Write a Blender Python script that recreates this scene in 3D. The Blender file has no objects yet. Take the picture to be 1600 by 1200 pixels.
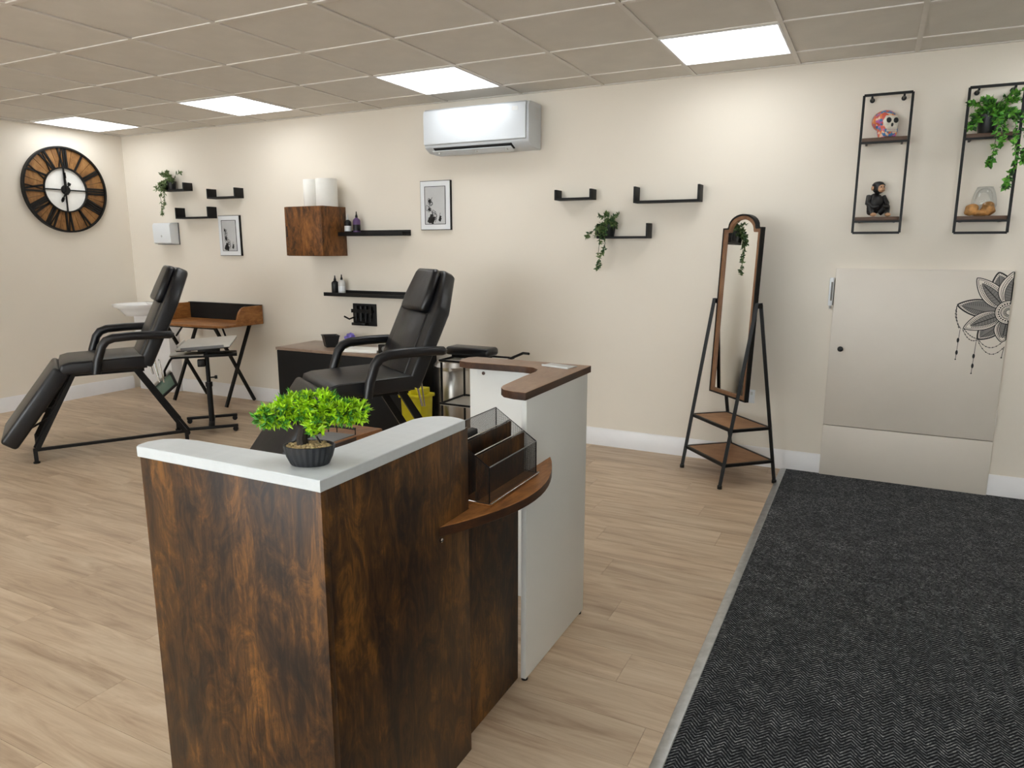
import bpy, bmesh, math, random
from mathutils import Vector, Matrix
random.seed(7)
PI = math.pi
scn = bpy.context.scene
COL = scn.collection

# ------------------------------------------------------------------ camera
cam_d = bpy.data.cameras.new('camera')
cam = bpy.data.objects.new('camera', cam_d); COL.objects.link(cam)
cam.location = (0, 0, 1.398)
cam.rotation_euler = (math.radians(90 - 10.913), 0, math.radians(26.8275))
cam_d.sensor_fit = 'HORIZONTAL'; cam_d.sensor_width = 36.0
cam_d.lens = 1108.8 / 1600 * 36.0
cam_d.clip_start = 0.05
scn.camera = cam
# ------------------------------------------------------------------ world (overcast daylight outside the shop front)
world = bpy.data.worlds.new('world'); scn.world = world
world.use_nodes = True
bgn = world.node_tree.nodes['Background']
bgn.inputs[0].default_value = (0.95, 0.975, 1.0, 1); bgn.inputs[1].default_value = 7.0
# ------------------------------------------------------------------ exposure
scn.view_settings.view_transform = 'Standard'
scn.view_settings.look = 'None'
scn.view_settings.gamma = 1.0
scn.view_settings.use_curve_mapping = False
scn.view_settings.exposure = 0.46
PANEL = 4.4            # strength of the ceiling LED panels

# ================================================================== helpers
def srgb(r, g, b):
    f = lambda c: (c / 255 / 12.92) if c <= 10 else ((c / 255 + 0.055) / 1.055) ** 2.4
    return (f(r), f(g), f(b), 1)

class NT:
    def __init__(self, name):
        self.m = bpy.data.materials.new(name); self.m.use_nodes = True
        self.t = self.m.node_tree; self.b = self.t.nodes['Principled BSDF']
    def n(self, typ, **kw):
        nd = self.t.nodes.new(typ)
        for k, v in kw.items(): setattr(nd, k, v)
        return nd
    def l(self, a, b): self.t.links.new(a, b)
    def coord(self, scale=(1, 1, 1), rot=(0, 0, 0), kind='Object'):
        tc = self.n('ShaderNodeTexCoord'); mp = self.n('ShaderNodeMapping')
        self.l(tc.outputs[kind], mp.inputs[0])
        mp.inputs['Scale'].default_value = scale; mp.inputs['Rotation'].default_value = rot
        return mp.outputs[0]
    def noise(self, co, scale, detail=4, rough=0.55, dist=0.0):
        nd = self.n('ShaderNodeTexNoise'); nd.inputs['Scale'].default_value = scale
        nd.inputs['Detail'].default_value = detail; nd.inputs['Roughness'].default_value = rough
        nd.inputs['Distortion'].default_value = dist
        self.l(co, nd.inputs['Vector']); return nd.outputs[0]
    def ramp(self, fac, stops):
        r = self.n('ShaderNodeValToRGB'); e = r.color_ramp.elements
        while len(e) < len(stops): e.new(0.5)
        for i, (p, c) in enumerate(stops): e[i].position = p; e[i].color = c
        self.l(fac, r.inputs[0]); return r.outputs[0]
    def math(self, op, a, b=None, c=None):
        nd = self.n('ShaderNodeMath', operation=op)
        for i, v in enumerate((a, b, c)):
            if v is None: continue
            if isinstance(v, (int, float)): nd.inputs[i].default_value = v
            else: self.l(v, nd.inputs[i])
        return nd.outputs[0]
    def mix(self, a, b, fac, blend='MIX'):
        nd = self.n('ShaderNodeMix', data_type='RGBA', blend_type=blend)
        for s, v in ((6, a), (7, b)):
            if isinstance(v, tuple): nd.inputs[s].default_value = v
            else: self.l(v, nd.inputs[s])
        if isinstance(fac, (int, float)): nd.inputs[0].default_value = fac
        else: self.l(fac, nd.inputs[0])
        return nd.outputs[2]
    def bump(self, h, strength=0.2, dist=0.01):
        nd = self.n('ShaderNodeBump'); nd.inputs['Strength'].default_value = strength
        nd.inputs['Distance'].default_value = dist
        self.l(h, nd.inputs['Height']); self.l(nd.outputs[0], self.b.inputs['Normal'])
    def col(self, c):
        if isinstance(c, tuple): self.b.inputs['Base Color'].default_value = c
        else: self.l(c, self.b.inputs['Base Color'])
    def rough(self, r): self.b.inputs['Roughness'].default_value = r

def plain(name, rgb, rough=0.5, metal=0.0, var=0.06, vs=14.0, bump=0.0, spec=0.5):
    """paint / plastic / metal with a slight procedural tone variation"""
    N = NT(name); c = srgb(*rgb)
    co = N.coord(); f = N.noise(co, vs, 3)
    d = tuple(max(0, x * (1 - var)) for x in c[:3]) + (1,)
    u = tuple(min(1, x * (1 + var)) for x in c[:3]) + (1,)
    N.col(N.ramp(f, [(0.3, d), (0.7, u)]))
    N.rough(rough); N.b.inputs['Metallic'].default_value = metal
    N.b.inputs['Specular IOR Level'].default_value = spec
    if bump: N.bump(N.noise(co, vs * 12, 2), bump, 0.002)
    return N.m

def rustic(name, axis, stops, rough=0.42, seed=0.0, blotch=2.6):
    """rustic veneer, grain along one axis (0,1,2), dark smoky patches"""
    N = NT(name)
    def sc(a, l): v = [a, a, a]; v[axis] = l; return tuple(v)
    big = N.noise(N.coord(sc(1.7, 0.62)), blotch * 1.5, 5, 0.62, 0.6)
    mid = N.noise(N.coord(sc(6.0, 2.6)), 2.6, 8, 0.72, 2.2)
    fine = N.noise(N.coord(sc(60, 2.4)), 2.4, 3, 0.6, 0.3)
    v = N.math('ADD', N.math('MULTIPLY', big, 0.50), N.math('MULTIPLY', mid, 0.46))
    v = N.math('ADD', v, N.math('MULTIPLY', fine, 0.14))
    N.col(N.ramp(v, stops)); N.rough(rough); N.b.inputs['Specular IOR Level'].default_value = 0.35
    N.bump(fine, 0.12, 0.002)
    return N.m

M = {}
def wall_mat(name, rgb):
    N = NT(name); c = srgb(*rgb); co = N.coord()
    f = N.noise(co, 1.3, 4); g = N.noise(co, 160, 2)
    N.col(N.ramp(f, [(0.3, tuple(x * .97 for x in c[:3]) + (1,)), (0.7, c)]))
    N.rough(0.75); N.bump(g, 0.06, 0.001); return N.m
M['wall'] = wall_mat('cream_wall_paint', (231, 222, 208))
M['cup'] = plain('cream_gloss_paint', (219, 210, 198), 0.45, var=0.03, vs=3)
M['skirt'] = plain('white_gloss_paint', (232, 230, 230), 0.35, var=0.03, vs=4)
M['tile'] = plain('ceiling_tile_board', (221, 215, 206), 0.9, var=0.04, vs=5, bump=0.25)
M['tee'] = plain('ceiling_tee_paint', (222, 216, 208), 0.5, var=0.03)
M['tile_dark'] = plain('ceiling_void', (120, 115, 108), 0.9)

def floor_mat():
    N = NT('light_oak_vinyl')
    oi = N.n('ShaderNodeObjectInfo')
    off = N.n('ShaderNodeVectorMath', operation='SCALE')
    cmb = N.n('ShaderNodeCombineXYZ')
    for i in range(3): N.l(oi.outputs['Random'], cmb.inputs[i])
    N.l(cmb.outputs[0], off.inputs[0]); off.inputs['Scale'].default_value = 37.0
    def shifted(scale):
        c = N.coord(scale); a = N.n('ShaderNodeVectorMath', operation='ADD')
        N.l(c, a.inputs[0]); N.l(off.outputs[0], a.inputs[1]); return a.outputs[0]
    a = N.noise(shifted((0.9, 7, 1)), 2.2, 5, 0.6, 0.9)
    b = N.noise(shifted((2.2, 55, 1)), 2.0, 4, 0.6, 0.3)
    v = N.math('ADD', N.math('MULTIPLY', a, 0.80), N.math('MULTIPLY', b, 0.20))
    c = N.ramp(v, [(0.30, srgb(160, 136, 112)), (0.46, srgb(188, 165, 139)), (0.58, srgb(202, 181, 155)), (0.74, srgb(214, 196, 172))])
    tone = N.ramp(oi.outputs['Random'], [(0.0, (0.90, 0.89, 0.88, 1)), (1.0, (1.06, 1.05, 1.04, 1))])
    N.col(N.mix(c, tone, 1.0, 'MULTIPLY')); N.rough(0.42)
    N.b.inputs['Specular IOR Level'].default_value = 0.35
    N.bump(b, 0.08, 0.001); return N.m
M['floor'] = floor_mat()
M['joint'] = plain('floor_joint', (120, 98, 76), 0.8)

def carpet_mat():
    N = NT('herringbone_entrance_matting')
    tc = N.n('ShaderNodeTexCoord'); sp = N.n('ShaderNodeSeparateXYZ'); N.l(tc.outputs['Object'], sp.inputs[0])
    x, y = sp.outputs[0], sp.outputs[1]
    wob = N.noise(tc.outputs['Object'], 45, 3)
    zig = N.math('PINGPONG', x, 0.027)
    v = N.math('ADD', y, N.math('MULTIPLY', zig, 1.15))
    v = N.math('ADD', v, N.math('MULTIPLY', wob, 0.009))
    s = N.math('SINE', N.math('MULTIPLY', v, 2 * PI / 0.0145))
    h = N.math('ADD', N.math('MULTIPLY', s, 0.5), 0.5)
    grain = N.noise(tc.outputs['Object'], 520, 2, 0.7)
    patch = N.noise(tc.outputs['Object'], 9, 4, 0.7)
    k = N.math('MULTIPLY', h, N.math('ADD', N.math('MULTIPLY', N.noise(tc.outputs['Object'], 95, 2, 0.7), 1.3), -0.12))
    k = N.math('MULTIPLY', k, N.math('ADD', N.math('MULTIPLY', patch, 0.8), 0.62))
    N.col(N.ramp(k, [(0.06, srgb(22, 23, 25)), (0.36, srgb(70, 72, 75)), (0.60, srgb(124, 126, 128)), (0.85, srgb(190, 190, 188))]))
    N.rough(0.95); N.b.inputs['Specular IOR Level'].default_value = 0.15
    N.bump(N.math('ADD', h, grain), 0.7, 0.004); return N.m
M['carpet'] = carpet_mat()

DK = [(0.40, srgb(13, 9, 7)), (0.49, srgb(38, 24, 13)), (0.575, srgb(72, 46, 20)), (0.67, srgb(122, 80, 34))]
M['rustic_z'] = rustic('rustic_brown_veneer_upright', 2, DK)
MB_ = [(0.34, srgb(70, 42, 20)), (0.46, srgb(118, 74, 36)), (0.56, srgb(150, 98, 50)), (0.70, srgb(182, 126, 70))]
M['rustic_y'] = rustic('rustic_brown_veneer_across', 1, MB_, 0.4)
M['rustic_x'] = rustic('rustic_brown_veneer_long', 0, MB_, 0.4)
M['counter_glare'] = rustic('rustic_counter_glare', 1, [(0.3, srgb(112, 80, 58)), (0.5, srgb(142, 108, 82)), (0.7, srgb(166, 132, 104))], 0.34)  # brown veneer made paler: glare on the far counter painted into the colour
M['rustic_edge'] = rustic('rustic_dark_edging', 1, [(0.34, srgb(28, 17, 10)), (0.5, srgb(52, 31, 17)), (0.7, srgb(82, 50, 28))], 0.45)
M['rustic_cab'] = rustic('rustic_cabinet_veneer', 2, [(0.38, srgb(26, 17, 10)), (0.47, srgb(70, 43, 20)), (0.56, srgb(112, 70, 32)), (0.68, srgb(150, 98, 48))], 0.45, blotch=5)
M['walnut'] = rustic('dark_walnut_board', 0, [(0.3, srgb(66, 48, 38)), (0.5, srgb(88, 66, 52)), (0.7, srgb(112, 86, 68))], 0.5)
M['clockwood'] = rustic('clock_wood', 2, [(0.34, srgb(62, 42, 24)), (0.47, srgb(112, 76, 40)), (0.57, srgb(140, 98, 54)), (0.72, srgb(164, 122, 74))], 0.55, blotch=6)
M['mirwood'] = rustic('mirror_frame_wood', 2, [(0.3, srgb(96, 66, 46)), (0.5, srgb(128, 92, 66)), (0.7, srgb(150, 112, 82))], 0.55, blotch=5)
M['shelfwood'] = rustic('mirror_shelf_wood', 0, [(0.3, srgb(120, 84, 58)), (0.5, srgb(156, 114, 80)), (0.7, srgb(178, 136, 98))], 0.5, blotch=5)

def white_oak():
    N = NT('white_oak_laminate'); co = N.coord((3, 3, 60))
    a = N.noise(N.coord((1.2, 22, 22)), 3, 4); b = N.noise(N.coord((22, 1.2, 22)), 3, 4)
    v = N.math('MULTIPLY', N.math('ADD', a, b), 0.5)
    N.col(N.ramp(v, [(0.3, srgb(203, 208, 210)), (0.7, srgb(212, 217, 219))])); N.rough(0.33); return N.m
M['whitetop'] = white_oak()
M['white'] = plain('white_laminate', (216, 216, 212), 0.4, var=0.02, vs=3)
M['acwhite'] = plain('air_conditioner_plastic', (204, 208, 212), 0.3, var=0.01, vs=3)
M['plastic'] = plain('white_plastic', (226, 229, 231), 0.28, var=0.01, vs=3)
M['plasticgrey'] = plain('pale_grey_plastic', (206, 206, 204), 0.35, var=0.02)
M['ceramic'] = plain('white_ceramic', (240, 240, 240), 0.12, var=0.01)
M['paper'] = plain('white_paper_roll', (240, 238, 232), 0.9, var=0.02, bump=0.1)
M['black'] = plain('black_powder_coat', (12, 11, 11), 0.45, var=0.1, spec=0.3)
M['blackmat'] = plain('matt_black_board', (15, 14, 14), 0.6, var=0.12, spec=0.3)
M['blackplastic'] = plain('black_plastic', (11, 11, 12), 0.4, var=0.1, spec=0.35)
M['chrome'] = plain('chrome', (205, 205, 205), 0.18, 1.0, var=0.02)
M['steel'] = plain('brushed_steel', (190, 186, 180), 0.28, 1.0, var=0.03)
M['ali'] = plain('aluminium_trim', (186, 188, 188), 0.38, 0.85, var=0.12, vs=30)
def leather():
    N = NT('black_faux_leather'); co = N.coord()
    v = N.n('ShaderNodeTexVoronoi'); v.inputs['Scale'].default_value = 260; N.l(co, v.inputs['Vector'])
    f = N.noise(co, 7, 4)
    N.col(N.ramp(f, [(0.3, srgb(9, 10, 14)), (0.7, srgb(17, 18, 24))])); N.rough(0.34)
    N.b.inputs['Specular IOR Level'].default_value = 0.55
    h = N.math('ADD', N.math('MULTIPLY', v.outputs['Distance'], 0.3), N.math('MULTIPLY', N.noise(co, 16, 3), 1.2))
    N.bump(h, 0.18, 0.006); return N.m
M['leather'] = leather()
M['leaf_a'] = plain('leaf_yellow_green', (168, 214, 30), 0.45, var=0.3, vs=40)
M['leaf_b'] = plain('leaf_mid_green', (76, 146, 46), 0.45, var=0.35, vs=40)
M['leaf_plant'] = plain('leaf_fresh_green', (104, 166, 58), 0.45, var=0.3, vs=40)
M['leaf_c'] = plain('leaf_dark_green', (40, 78, 34), 0.5, var=0.3, vs=30)
M['leaf_olive'] = plain('leaf_olive_green', (92, 112, 62), 0.55, var=0.35, vs=30)
M['leaf_pale'] = plain('leaf_pale_green', (124, 142, 98), 0.55, var=0.3, vs=30)
M['bark'] = plain('dark_bark', (44, 36, 30), 0.85, var=0.4, vs=60, bump=0.4)
M['stem'] = plain('green_stem', (82, 96, 58), 0.7, var=0.2)
M['pebble'] = plain('tan_pebbles', (196, 170, 126), 0.7, var=0.4, vs=90)
M['potgrey'] = plain('charcoal_ceramic', (38, 40, 44), 0.4, var=0.08)
M['potblack'] = plain('black_pot', (26, 27, 28), 0.45, var=0.1)
M['ink'] = plain('black_ink', (24, 22, 22), 0.6)
M['inkgrey'] = plain('grey_ink', (120, 116, 112), 0.7, var=0.1)
M['printgrey'] = plain('grey_print_paper', (190, 190, 190), 0.6, var=0.06, vs=6)
M['mat'] = plain('white_picture_mount', (226, 228, 230), 0.5, var=0.01)
M['dial'] = plain('white_clock_dial', (236, 234, 228), 0.7, var=0.03)
M['yellow'] = plain('yellow_plastic', (226, 214, 20), 0.4, var=0.08)
M['purple'] = plain('purple_plastic', (92, 62, 110), 0.4, var=0.15)
M['violet'] = plain('violet_petals', (126, 112, 200), 0.6, var=0.2)
M['teal'] = plain('teal_plastic', (50, 150, 165), 0.4)
M['skin'] = plain('tan_ceramic', (190, 146, 110), 0.5, var=0.1, vs=30)
M['blackfur'] = plain('black_ceramic', (24, 22, 22), 0.45, var=0.2, vs=40)
M['drift'] = plain('driftwood', (186, 134, 76), 0.6, var=0.35, vs=45, bump=0.3)
M['topbeige'] = rustic('pale_brown_top', 0, [(0.3, srgb(112, 92, 78)), (0.5, srgb(138, 116, 100)), (0.7, srgb(160, 138, 120))], 0.3)
M['emgreen'] = plain('green_tinted_plate', (96, 122, 108), 0.15, var=0.05)
M['trayw'] = plain('pale_grey_tray', (204, 200, 192), 0.4, var=0.03)
M['grey'] = plain('mid_grey_plastic', (112, 112, 112), 0.5)

def glassy(name, tint, gl=0.12):
    N = NT(name); N.t.nodes.remove(N.b)
    out = [n for n in N.t.nodes if n.type == 'OUTPUT_MATERIAL'][0]
    tr = N.n('ShaderNodeBsdfTransparent'); tr.inputs[0].default_value = tint
    g = N.n('ShaderNodeBsdfGlossy'); g.inputs['Roughness'].default_value = 0.03
    fr = N.n('ShaderNodeFresnel'); fr.inputs[0].default_value = 1.45
    f = N.math('ADD', N.math('MULTIPLY', fr.outputs[0], 0.45), gl)
    mx = N.n('ShaderNodeMixShader'); N.l(f, mx.inputs[0]); N.l(tr.outputs[0], mx.inputs[1]); N.l(g.outputs[0], mx.inputs[2])
    N.l(mx.outputs[0], out.inputs[0]); return N.m
M['glass'] = glassy('clear_glass', (0.95, 0.97, 0.97, 1), 0.02)
M['jarglass'] = glassy('jar_glass', (0.92, 0.94, 0.95, 1), 0.03)
def mesh_mat():
    """woven wire mesh: real holes through the sheet, finer than a pixel"""
    N = NT('black_wire_mesh'); out = [n for n in N.t.nodes if n.type == 'OUTPUT_MATERIAL'][0]
    N.col(srgb(34, 33, 33)); N.rough(0.4)
    tc = N.n('ShaderNodeTexCoord'); sp = N.n('ShaderNodeSeparateXYZ'); N.l(tc.outputs['Object'], sp.inputs[0])
    s = N.math('ADD', sp.outputs[0], sp.outputs[1])
    def wire(c):
        p = N.math('PINGPONG', c, 0.0016); return N.math('LESS_THAN', p, 0.00030)
    f = N.math('MAXIMUM', wire(s), wire(sp.outputs[2]))
    tr = N.n('ShaderNodeBsdfTransparent'); mx = N.n('ShaderNodeMixShader')
    N.l(f, mx.inputs[0]); N.l(tr.outputs[0], mx.inputs[1]); N.l(N.b.outputs[0], mx.inputs[2])
    N.l(mx.outputs[0], out.inputs[0]); return N.m
M['mesh'] = mesh_mat()
def mirror_mat():
    N = NT('mirror_silver'); f = N.noise(N.coord(), 3, 2)
    N.col(N.ramp(f, [(0.3, (0.86, 0.87, 0.86, 1)), (0.7, (0.90, 0.91, 0.90, 1))]))
    N.b.inputs['Metallic'].default_value = 1.0; N.rough(0.015); return N.m
M['mirror'] = mirror_mat()
def led_mat():
    N = NT('led_diffuser'); f = N.noise(N.coord(), 6, 2)
    c = N.ramp(f, [(0.3, (0.93, 0.97, 1.0, 1)), (0.7, (0.95, 0.98, 1.0, 1))])
    N.col(c); N.l(c, N.b.inputs['Emission Color']); N.b.inputs['Emission Strength'].default_value = PANEL
    return N.m
M['led'] = led_mat()
def skull_mat():
    N = NT('painted_skull')
    v = N.n('ShaderNodeTexVoronoi'); v.inputs['Scale'].default_value = 75; N.l(N.coord(), v.inputs['Vector'])
    sp = N.n('ShaderNodeSeparateColor'); N.l(v.outputs['Color'], sp.inputs[0])
    r = N.n('ShaderNodeValToRGB'); r.color_ramp.interpolation = 'CONSTANT'
    e = r.color_ramp.elements
    cs = [(0, (206, 92, 66)), (0.22, (70, 120, 170)), (0.40, (222, 130, 70)), (0.55, (190, 110, 170)), (0.70, (206, 96, 84)), (0.85, (226, 190, 160))]
    while len(e) < len(cs): e.new(0.5)
    for i, (p, c) in enumerate(cs): e[i].position = p; e[i].color = srgb(*c)
    N.l(sp.outputs[0], r.inputs[0]); N.col(r.outputs[0]); N.rough(0.35); return N.m
M['skull'] = skull_mat()
M['bone'] = plain('pale_bone', (222, 214, 200), 0.45, var=0.12, vs=60)

# ---------------------------------------------------------------- mesh builders
def box(x0, x1, y0, y1, z0, z1, b=0.0, seg=2):
    bm = bmesh.new()
    vs = [bm.verts.new((x, y, z)) for x in (x0, x1) for y in (y0, y1) for z in (z0, z1)]
    for f in ((0, 1, 3, 2), (4, 6, 7, 5), (0, 4, 5, 1), (2, 3, 7, 6), (0, 2, 6, 4), (1, 5, 7, 3)):
        bm.faces.new([vs[i] for i in f])
    bmesh.ops.recalc_face_normals(bm, faces=bm.faces)
    if b: bmesh.ops.bevel(bm, geom=list(bm.edges), offset=b, segments=seg, affect='EDGES', profile=0.5, clamp_overlap=True)
    return bm

def prism(pts, h0, h1, axis='z', b=0.0, seg=2):
    bm = bmesh.new()
    def P(p, q, h): return {'z': (p, q, h), 'y': (p, h, q), 'x': (h, p, q)}[axis]
    lo = [bm.verts.new(P(p, q, h0)) for p, q in pts]; hi = [bm.verts.new(P(p, q, h1)) for p, q in pts]
    n = len(pts)
    bm.faces.new(lo); bm.faces.new(hi[::-1])
    for i in range(n): bm.faces.new((lo[i], hi[i], hi[(i + 1) % n], lo[(i + 1) % n]))
    bmesh.ops.recalc_face_normals(bm, faces=bm.faces)
    if b:
        ed = [e for e in bm.edges if any(len(f.verts) == n for f in e.link_faces)] if n > 4 else list(bm.edges)
        bmesh.ops.bevel(bm, geom=ed, offset=b, segments=seg, affect='EDGES', profile=0.5, clamp_overlap=True)
    return bm

def tube(pts, r, n=8, cap=True, square=False):
    bm = bmesh.new(); P = [Vector(p) for p in pts]; rings = []
    R = r if isinstance(r, (list, tuple)) else [r] * len(P)
    t0 = (P[1] - P[0]).normalized()
    up = Vector((0, 0, 1)) if abs(t0.z) < 0.95 else Vector((0, 1, 0))
    u = t0.cross(up).normalized()
    for i, p in enumerate(P):
        if i == 0: t = t0
        elif i == len(P) - 1: t = (P[i] - P[i - 1]).normalized()
        else: t = ((P[i + 1] - p).normalized() + (p - P[i - 1]).normalized()).normalized()
        u = (u - t * u.dot(t)).normalized(); v = t.cross(u)
        ring = []
        for k in range(n):
            a = 2 * PI * (k + (0.5 if square else 0)) / n
            ring.append(bm.verts.new(p + (u * math.cos(a) + v * math.sin(a)) * R[i]))
        rings.append(ring)
    for a, b in zip(rings, rings[1:]):
        for k in range(n): bm.faces.new((a[k], a[(k + 1) % n], b[(k + 1) % n], b[k]))
    if cap: bm.faces.new(rings[0][::-1]); bm.faces.new(rings[-1])
    return bm

def bar(a, b, r): return tube([a, b], r * 1.414, 4, square=True)

def lathe(prof, n=24, sx=1.0, sy=1.0, mod=None):
    bm = bmesh.new(); rings = []
    for i, (r, z) in enumerate(prof):
        if r <= 1e-6: rings.append([bm.verts.new((0, 0, z))]); continue
        ring = []
        for k in range(n):
            a = 2 * PI * k / n; rr = r * (mod(k, i) if mod else 1)
            ring.append(bm.verts.new((rr * math.cos(a) * sx, rr * math.sin(a) * sy, z)))
        rings.append(ring)
    for a, b in zip(rings, rings[1:]):
        if len(a) == 1 and len(b) == 1: continue
        for k in range(n):
            k2 = (k + 1) % n
            if len(a) == 1: bm.faces.new((a[0], b[k], b[k2]))
            elif len(b) == 1: bm.faces.new((a[k], b[0], a[k2]))
            else: bm.faces.new((a[k], a[k2], b[k2], b[k]))
    if len(rings[0]) > 1: bm.faces.new(rings[0][::-1])
    if len(rings[-1]) > 1: bm.faces.new(rings[-1])
    bmesh.ops.recalc_face_normals(bm, faces=bm.faces)
    return bm

def ball(c, r, seg=12, rings=8):
    bm = bmesh.new(); bmesh.ops.create_uvsphere(bm, u_segments=seg, v_segments=rings, radius=1)
    r = r if isinstance(r, (tuple, list)) else (r, r, r)
    bmesh.ops.transform(bm, matrix=Matrix.Translation(c) @ Matrix.Diagonal((*r, 1)), verts=bm.verts); return bm

def J(*bms):
    out = bmesh.new(); tmp = bpy.data.meshes.new('tmp')
    for b in bms:
        b.to_mesh(tmp); b.free(); out.from_mesh(tmp); tmp.clear_geometry()
    bpy.data.meshes.remove(tmp); return out

def xf(bm, mtx): bmesh.ops.transform(bm, matrix=mtx, verts=bm.verts); return bm
def T(x, y, z): return Matrix.Translation((x, y, z))
def frame(o, ex, ey, ez):
    m = Matrix.Identity(4)
    for i, e in enumerate((ex, ey, ez)):
        for k in range(3): m[k][i] = e[k]
    for k in range(3): m[k][3] = o[k]
    return m

def obj(name, bm, mat, parent=None, smooth=35, kind=None, label=None, side=None):
    me = bpy.data.meshes.new(name)
    if isinstance(bm, bpy.types.Mesh): me = bm
    else: bm.to_mesh(me); bm.free()
    if smooth:
        me.polygons.foreach_set('use_smooth', [True] * len(me.polygons))
        me.set_sharp_from_angle(angle=math.radians(smooth))
    if not me.materials: me.materials.append(M[mat] if isinstance(mat, str) else mat)
    if side:
        me.materials.append(M[side])
        for p_ in me.polygons: p_.material_index = 0 if p_.normal.z > .7 else 1
    o = bpy.data.objects.new(name, me); COL.objects.link(o)
    if parent: o.parent = parent
    if kind: o['kind'] = kind
    if label: o['label'] = label
    return o
def share(name, me, parent, loc=(0, 0, 0), rot=(0, 0, 0), scale=(1, 1, 1)):
    o = bpy.data.objects.new(name, me); COL.objects.link(o)
    o.location = loc; o.rotation_euler = rot; o.scale = scale
    if parent: o.parent = parent
    return o
def tag(o, label, cat, group=None):
    o['label'] = label; o['category'] = cat
    if group: o['group'] = group
    return o
def thing(name, label, cat, loc=(0, 0, 0), rz=0.0, group=None):
    o = bpy.data.objects.new(name, None); COL.objects.link(o)
    o.empty_display_size = 0.05
    o.location = loc; o.rotation_euler = (0, 0, rz)
    return tag(o, label, cat, group)
def struct(name, bm, mat, smooth=35):
    o = obj(name, bm, mat, None, smooth); o['kind'] = 'structure'; return o

def strokes(polys, width, plane, close=False):
    """flat ink lines; plane maps (p, q) to a point; polys = lists of 2-D points"""
    bm = bmesh.new()
    for item in polys:
        pl, w = (item if isinstance(item, tuple) and isinstance(item[1], float) else (item, width))
        L = []; R = []
        for i, p in enumerate(pl):
            a = pl[max(i - 1, 0)]; b = pl[min(i + 1, len(pl) - 1)]
            dx, dy = b[0] - a[0], b[1] - a[1]; d = math.hypot(dx, dy) or 1
            nx, ny = -dy / d * w / 2, dx / d * w / 2
            L.append(bm.verts.new(plane(p[0] + nx, p[1] + ny))); R.append(bm.verts.new(plane(p[0] - nx, p[1] - ny)))
        for i in range(len(pl) - 1): bm.faces.new((L[i], L[i + 1], R[i + 1], R[i]))
    return bm
def fillpoly(polys, plane):
    bm = bmesh.new()
    for pl in polys: bm.faces.new([bm.verts.new(plane(*p)) for p in pl])
    return bm

def add_leaf(bm, p, d, ln, w, up=None):
    d = d.normalized(); s = d.cross(up or Vector((random.uniform(-1, 1), random.uniform(-1, 1), random.uniform(-1, 1))))
    if s.length < 1e-4: s = d.cross(Vector((0.3, 0.5, 0.8)))
    s.normalize(); nrm = s.cross(d)
    a = bm.verts.new(p); t = bm.verts.new(p + d * ln)
    l = bm.verts.new(p + d * ln * .45 + s * w / 2 + nrm * w * .18); r = bm.verts.new(p + d * ln * .45 - s * w / 2 + nrm * w * .18)
    bm.faces.new((a, l, t)); bm.faces.new((a, t, r))
def rv(s=1.0): return Vector((random.uniform(-s, s), random.uniform(-s, s), random.uniform(-s, s)))

# ================================================================== the room
XL, YB, ZC = -6.60, 4.696, 2.441
XR, YF = 2.6, -3.0
EX = -0.43                         # where the planks end and the carpet strip begins
# floor with its planks
floor = struct('floor', box(XL - .1, XR + .1, YF - .1, YB + .1, -0.06, -0.004), 'joint')
PW, PL = 0.178, 1.22
pme = {}
def plank(x0, x1, y0, y1):
    ln = round(x1 - x0, 3); wd = round(y1 - y0, 3)
    if (ln, wd) not in pme:
        b = box(0, ln, 0, wd, -0.004, 0.0, 0.0)
        me = bpy.data.meshes.new('plank'); b.to_mesh(me); b.free(); me.materials.append(M['floor']); pme[(ln, wd)] = me
    share('plank', pme[(ln, wd)], floor, (x0, y0, 0))
row = 0; y = YB
while y > -0.6:
    y0 = y - PW + 0.0009; x = XL - ((row * 0.437) % 1.0) * PL
    while x < EX:
        a, b = max(x, XL), min(x + PL - 0.0009, EX)
        if b - a > 0.02: plank(a, b, y0, y)
        x += PL
    y -= PW; row += 1
back_planks = bmesh.new()
bp = box(XL, EX, YF, y + 0.001, -0.004, 0.0)
obj('plank', bp, 'floor', floor)
# entrance carpet and its metal edge strip
carpet = obj('carpet', box(-0.405, XR, YF, YB, -0.003, 0.006), 'carpet')
tag(carpet, 'charcoal herringbone entrance carpet running to the cupboard wall', 'carpet')
trim1 = struct('trim_1', J(prism([(-0.437, 0), (-0.432, 0.004), (-0.414, 0.0085), (-0.402, 0.0085), (-0.400, 0.006), (-0.400, 0)], YF, YB - 0.02, 'y')), 'ali')
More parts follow.
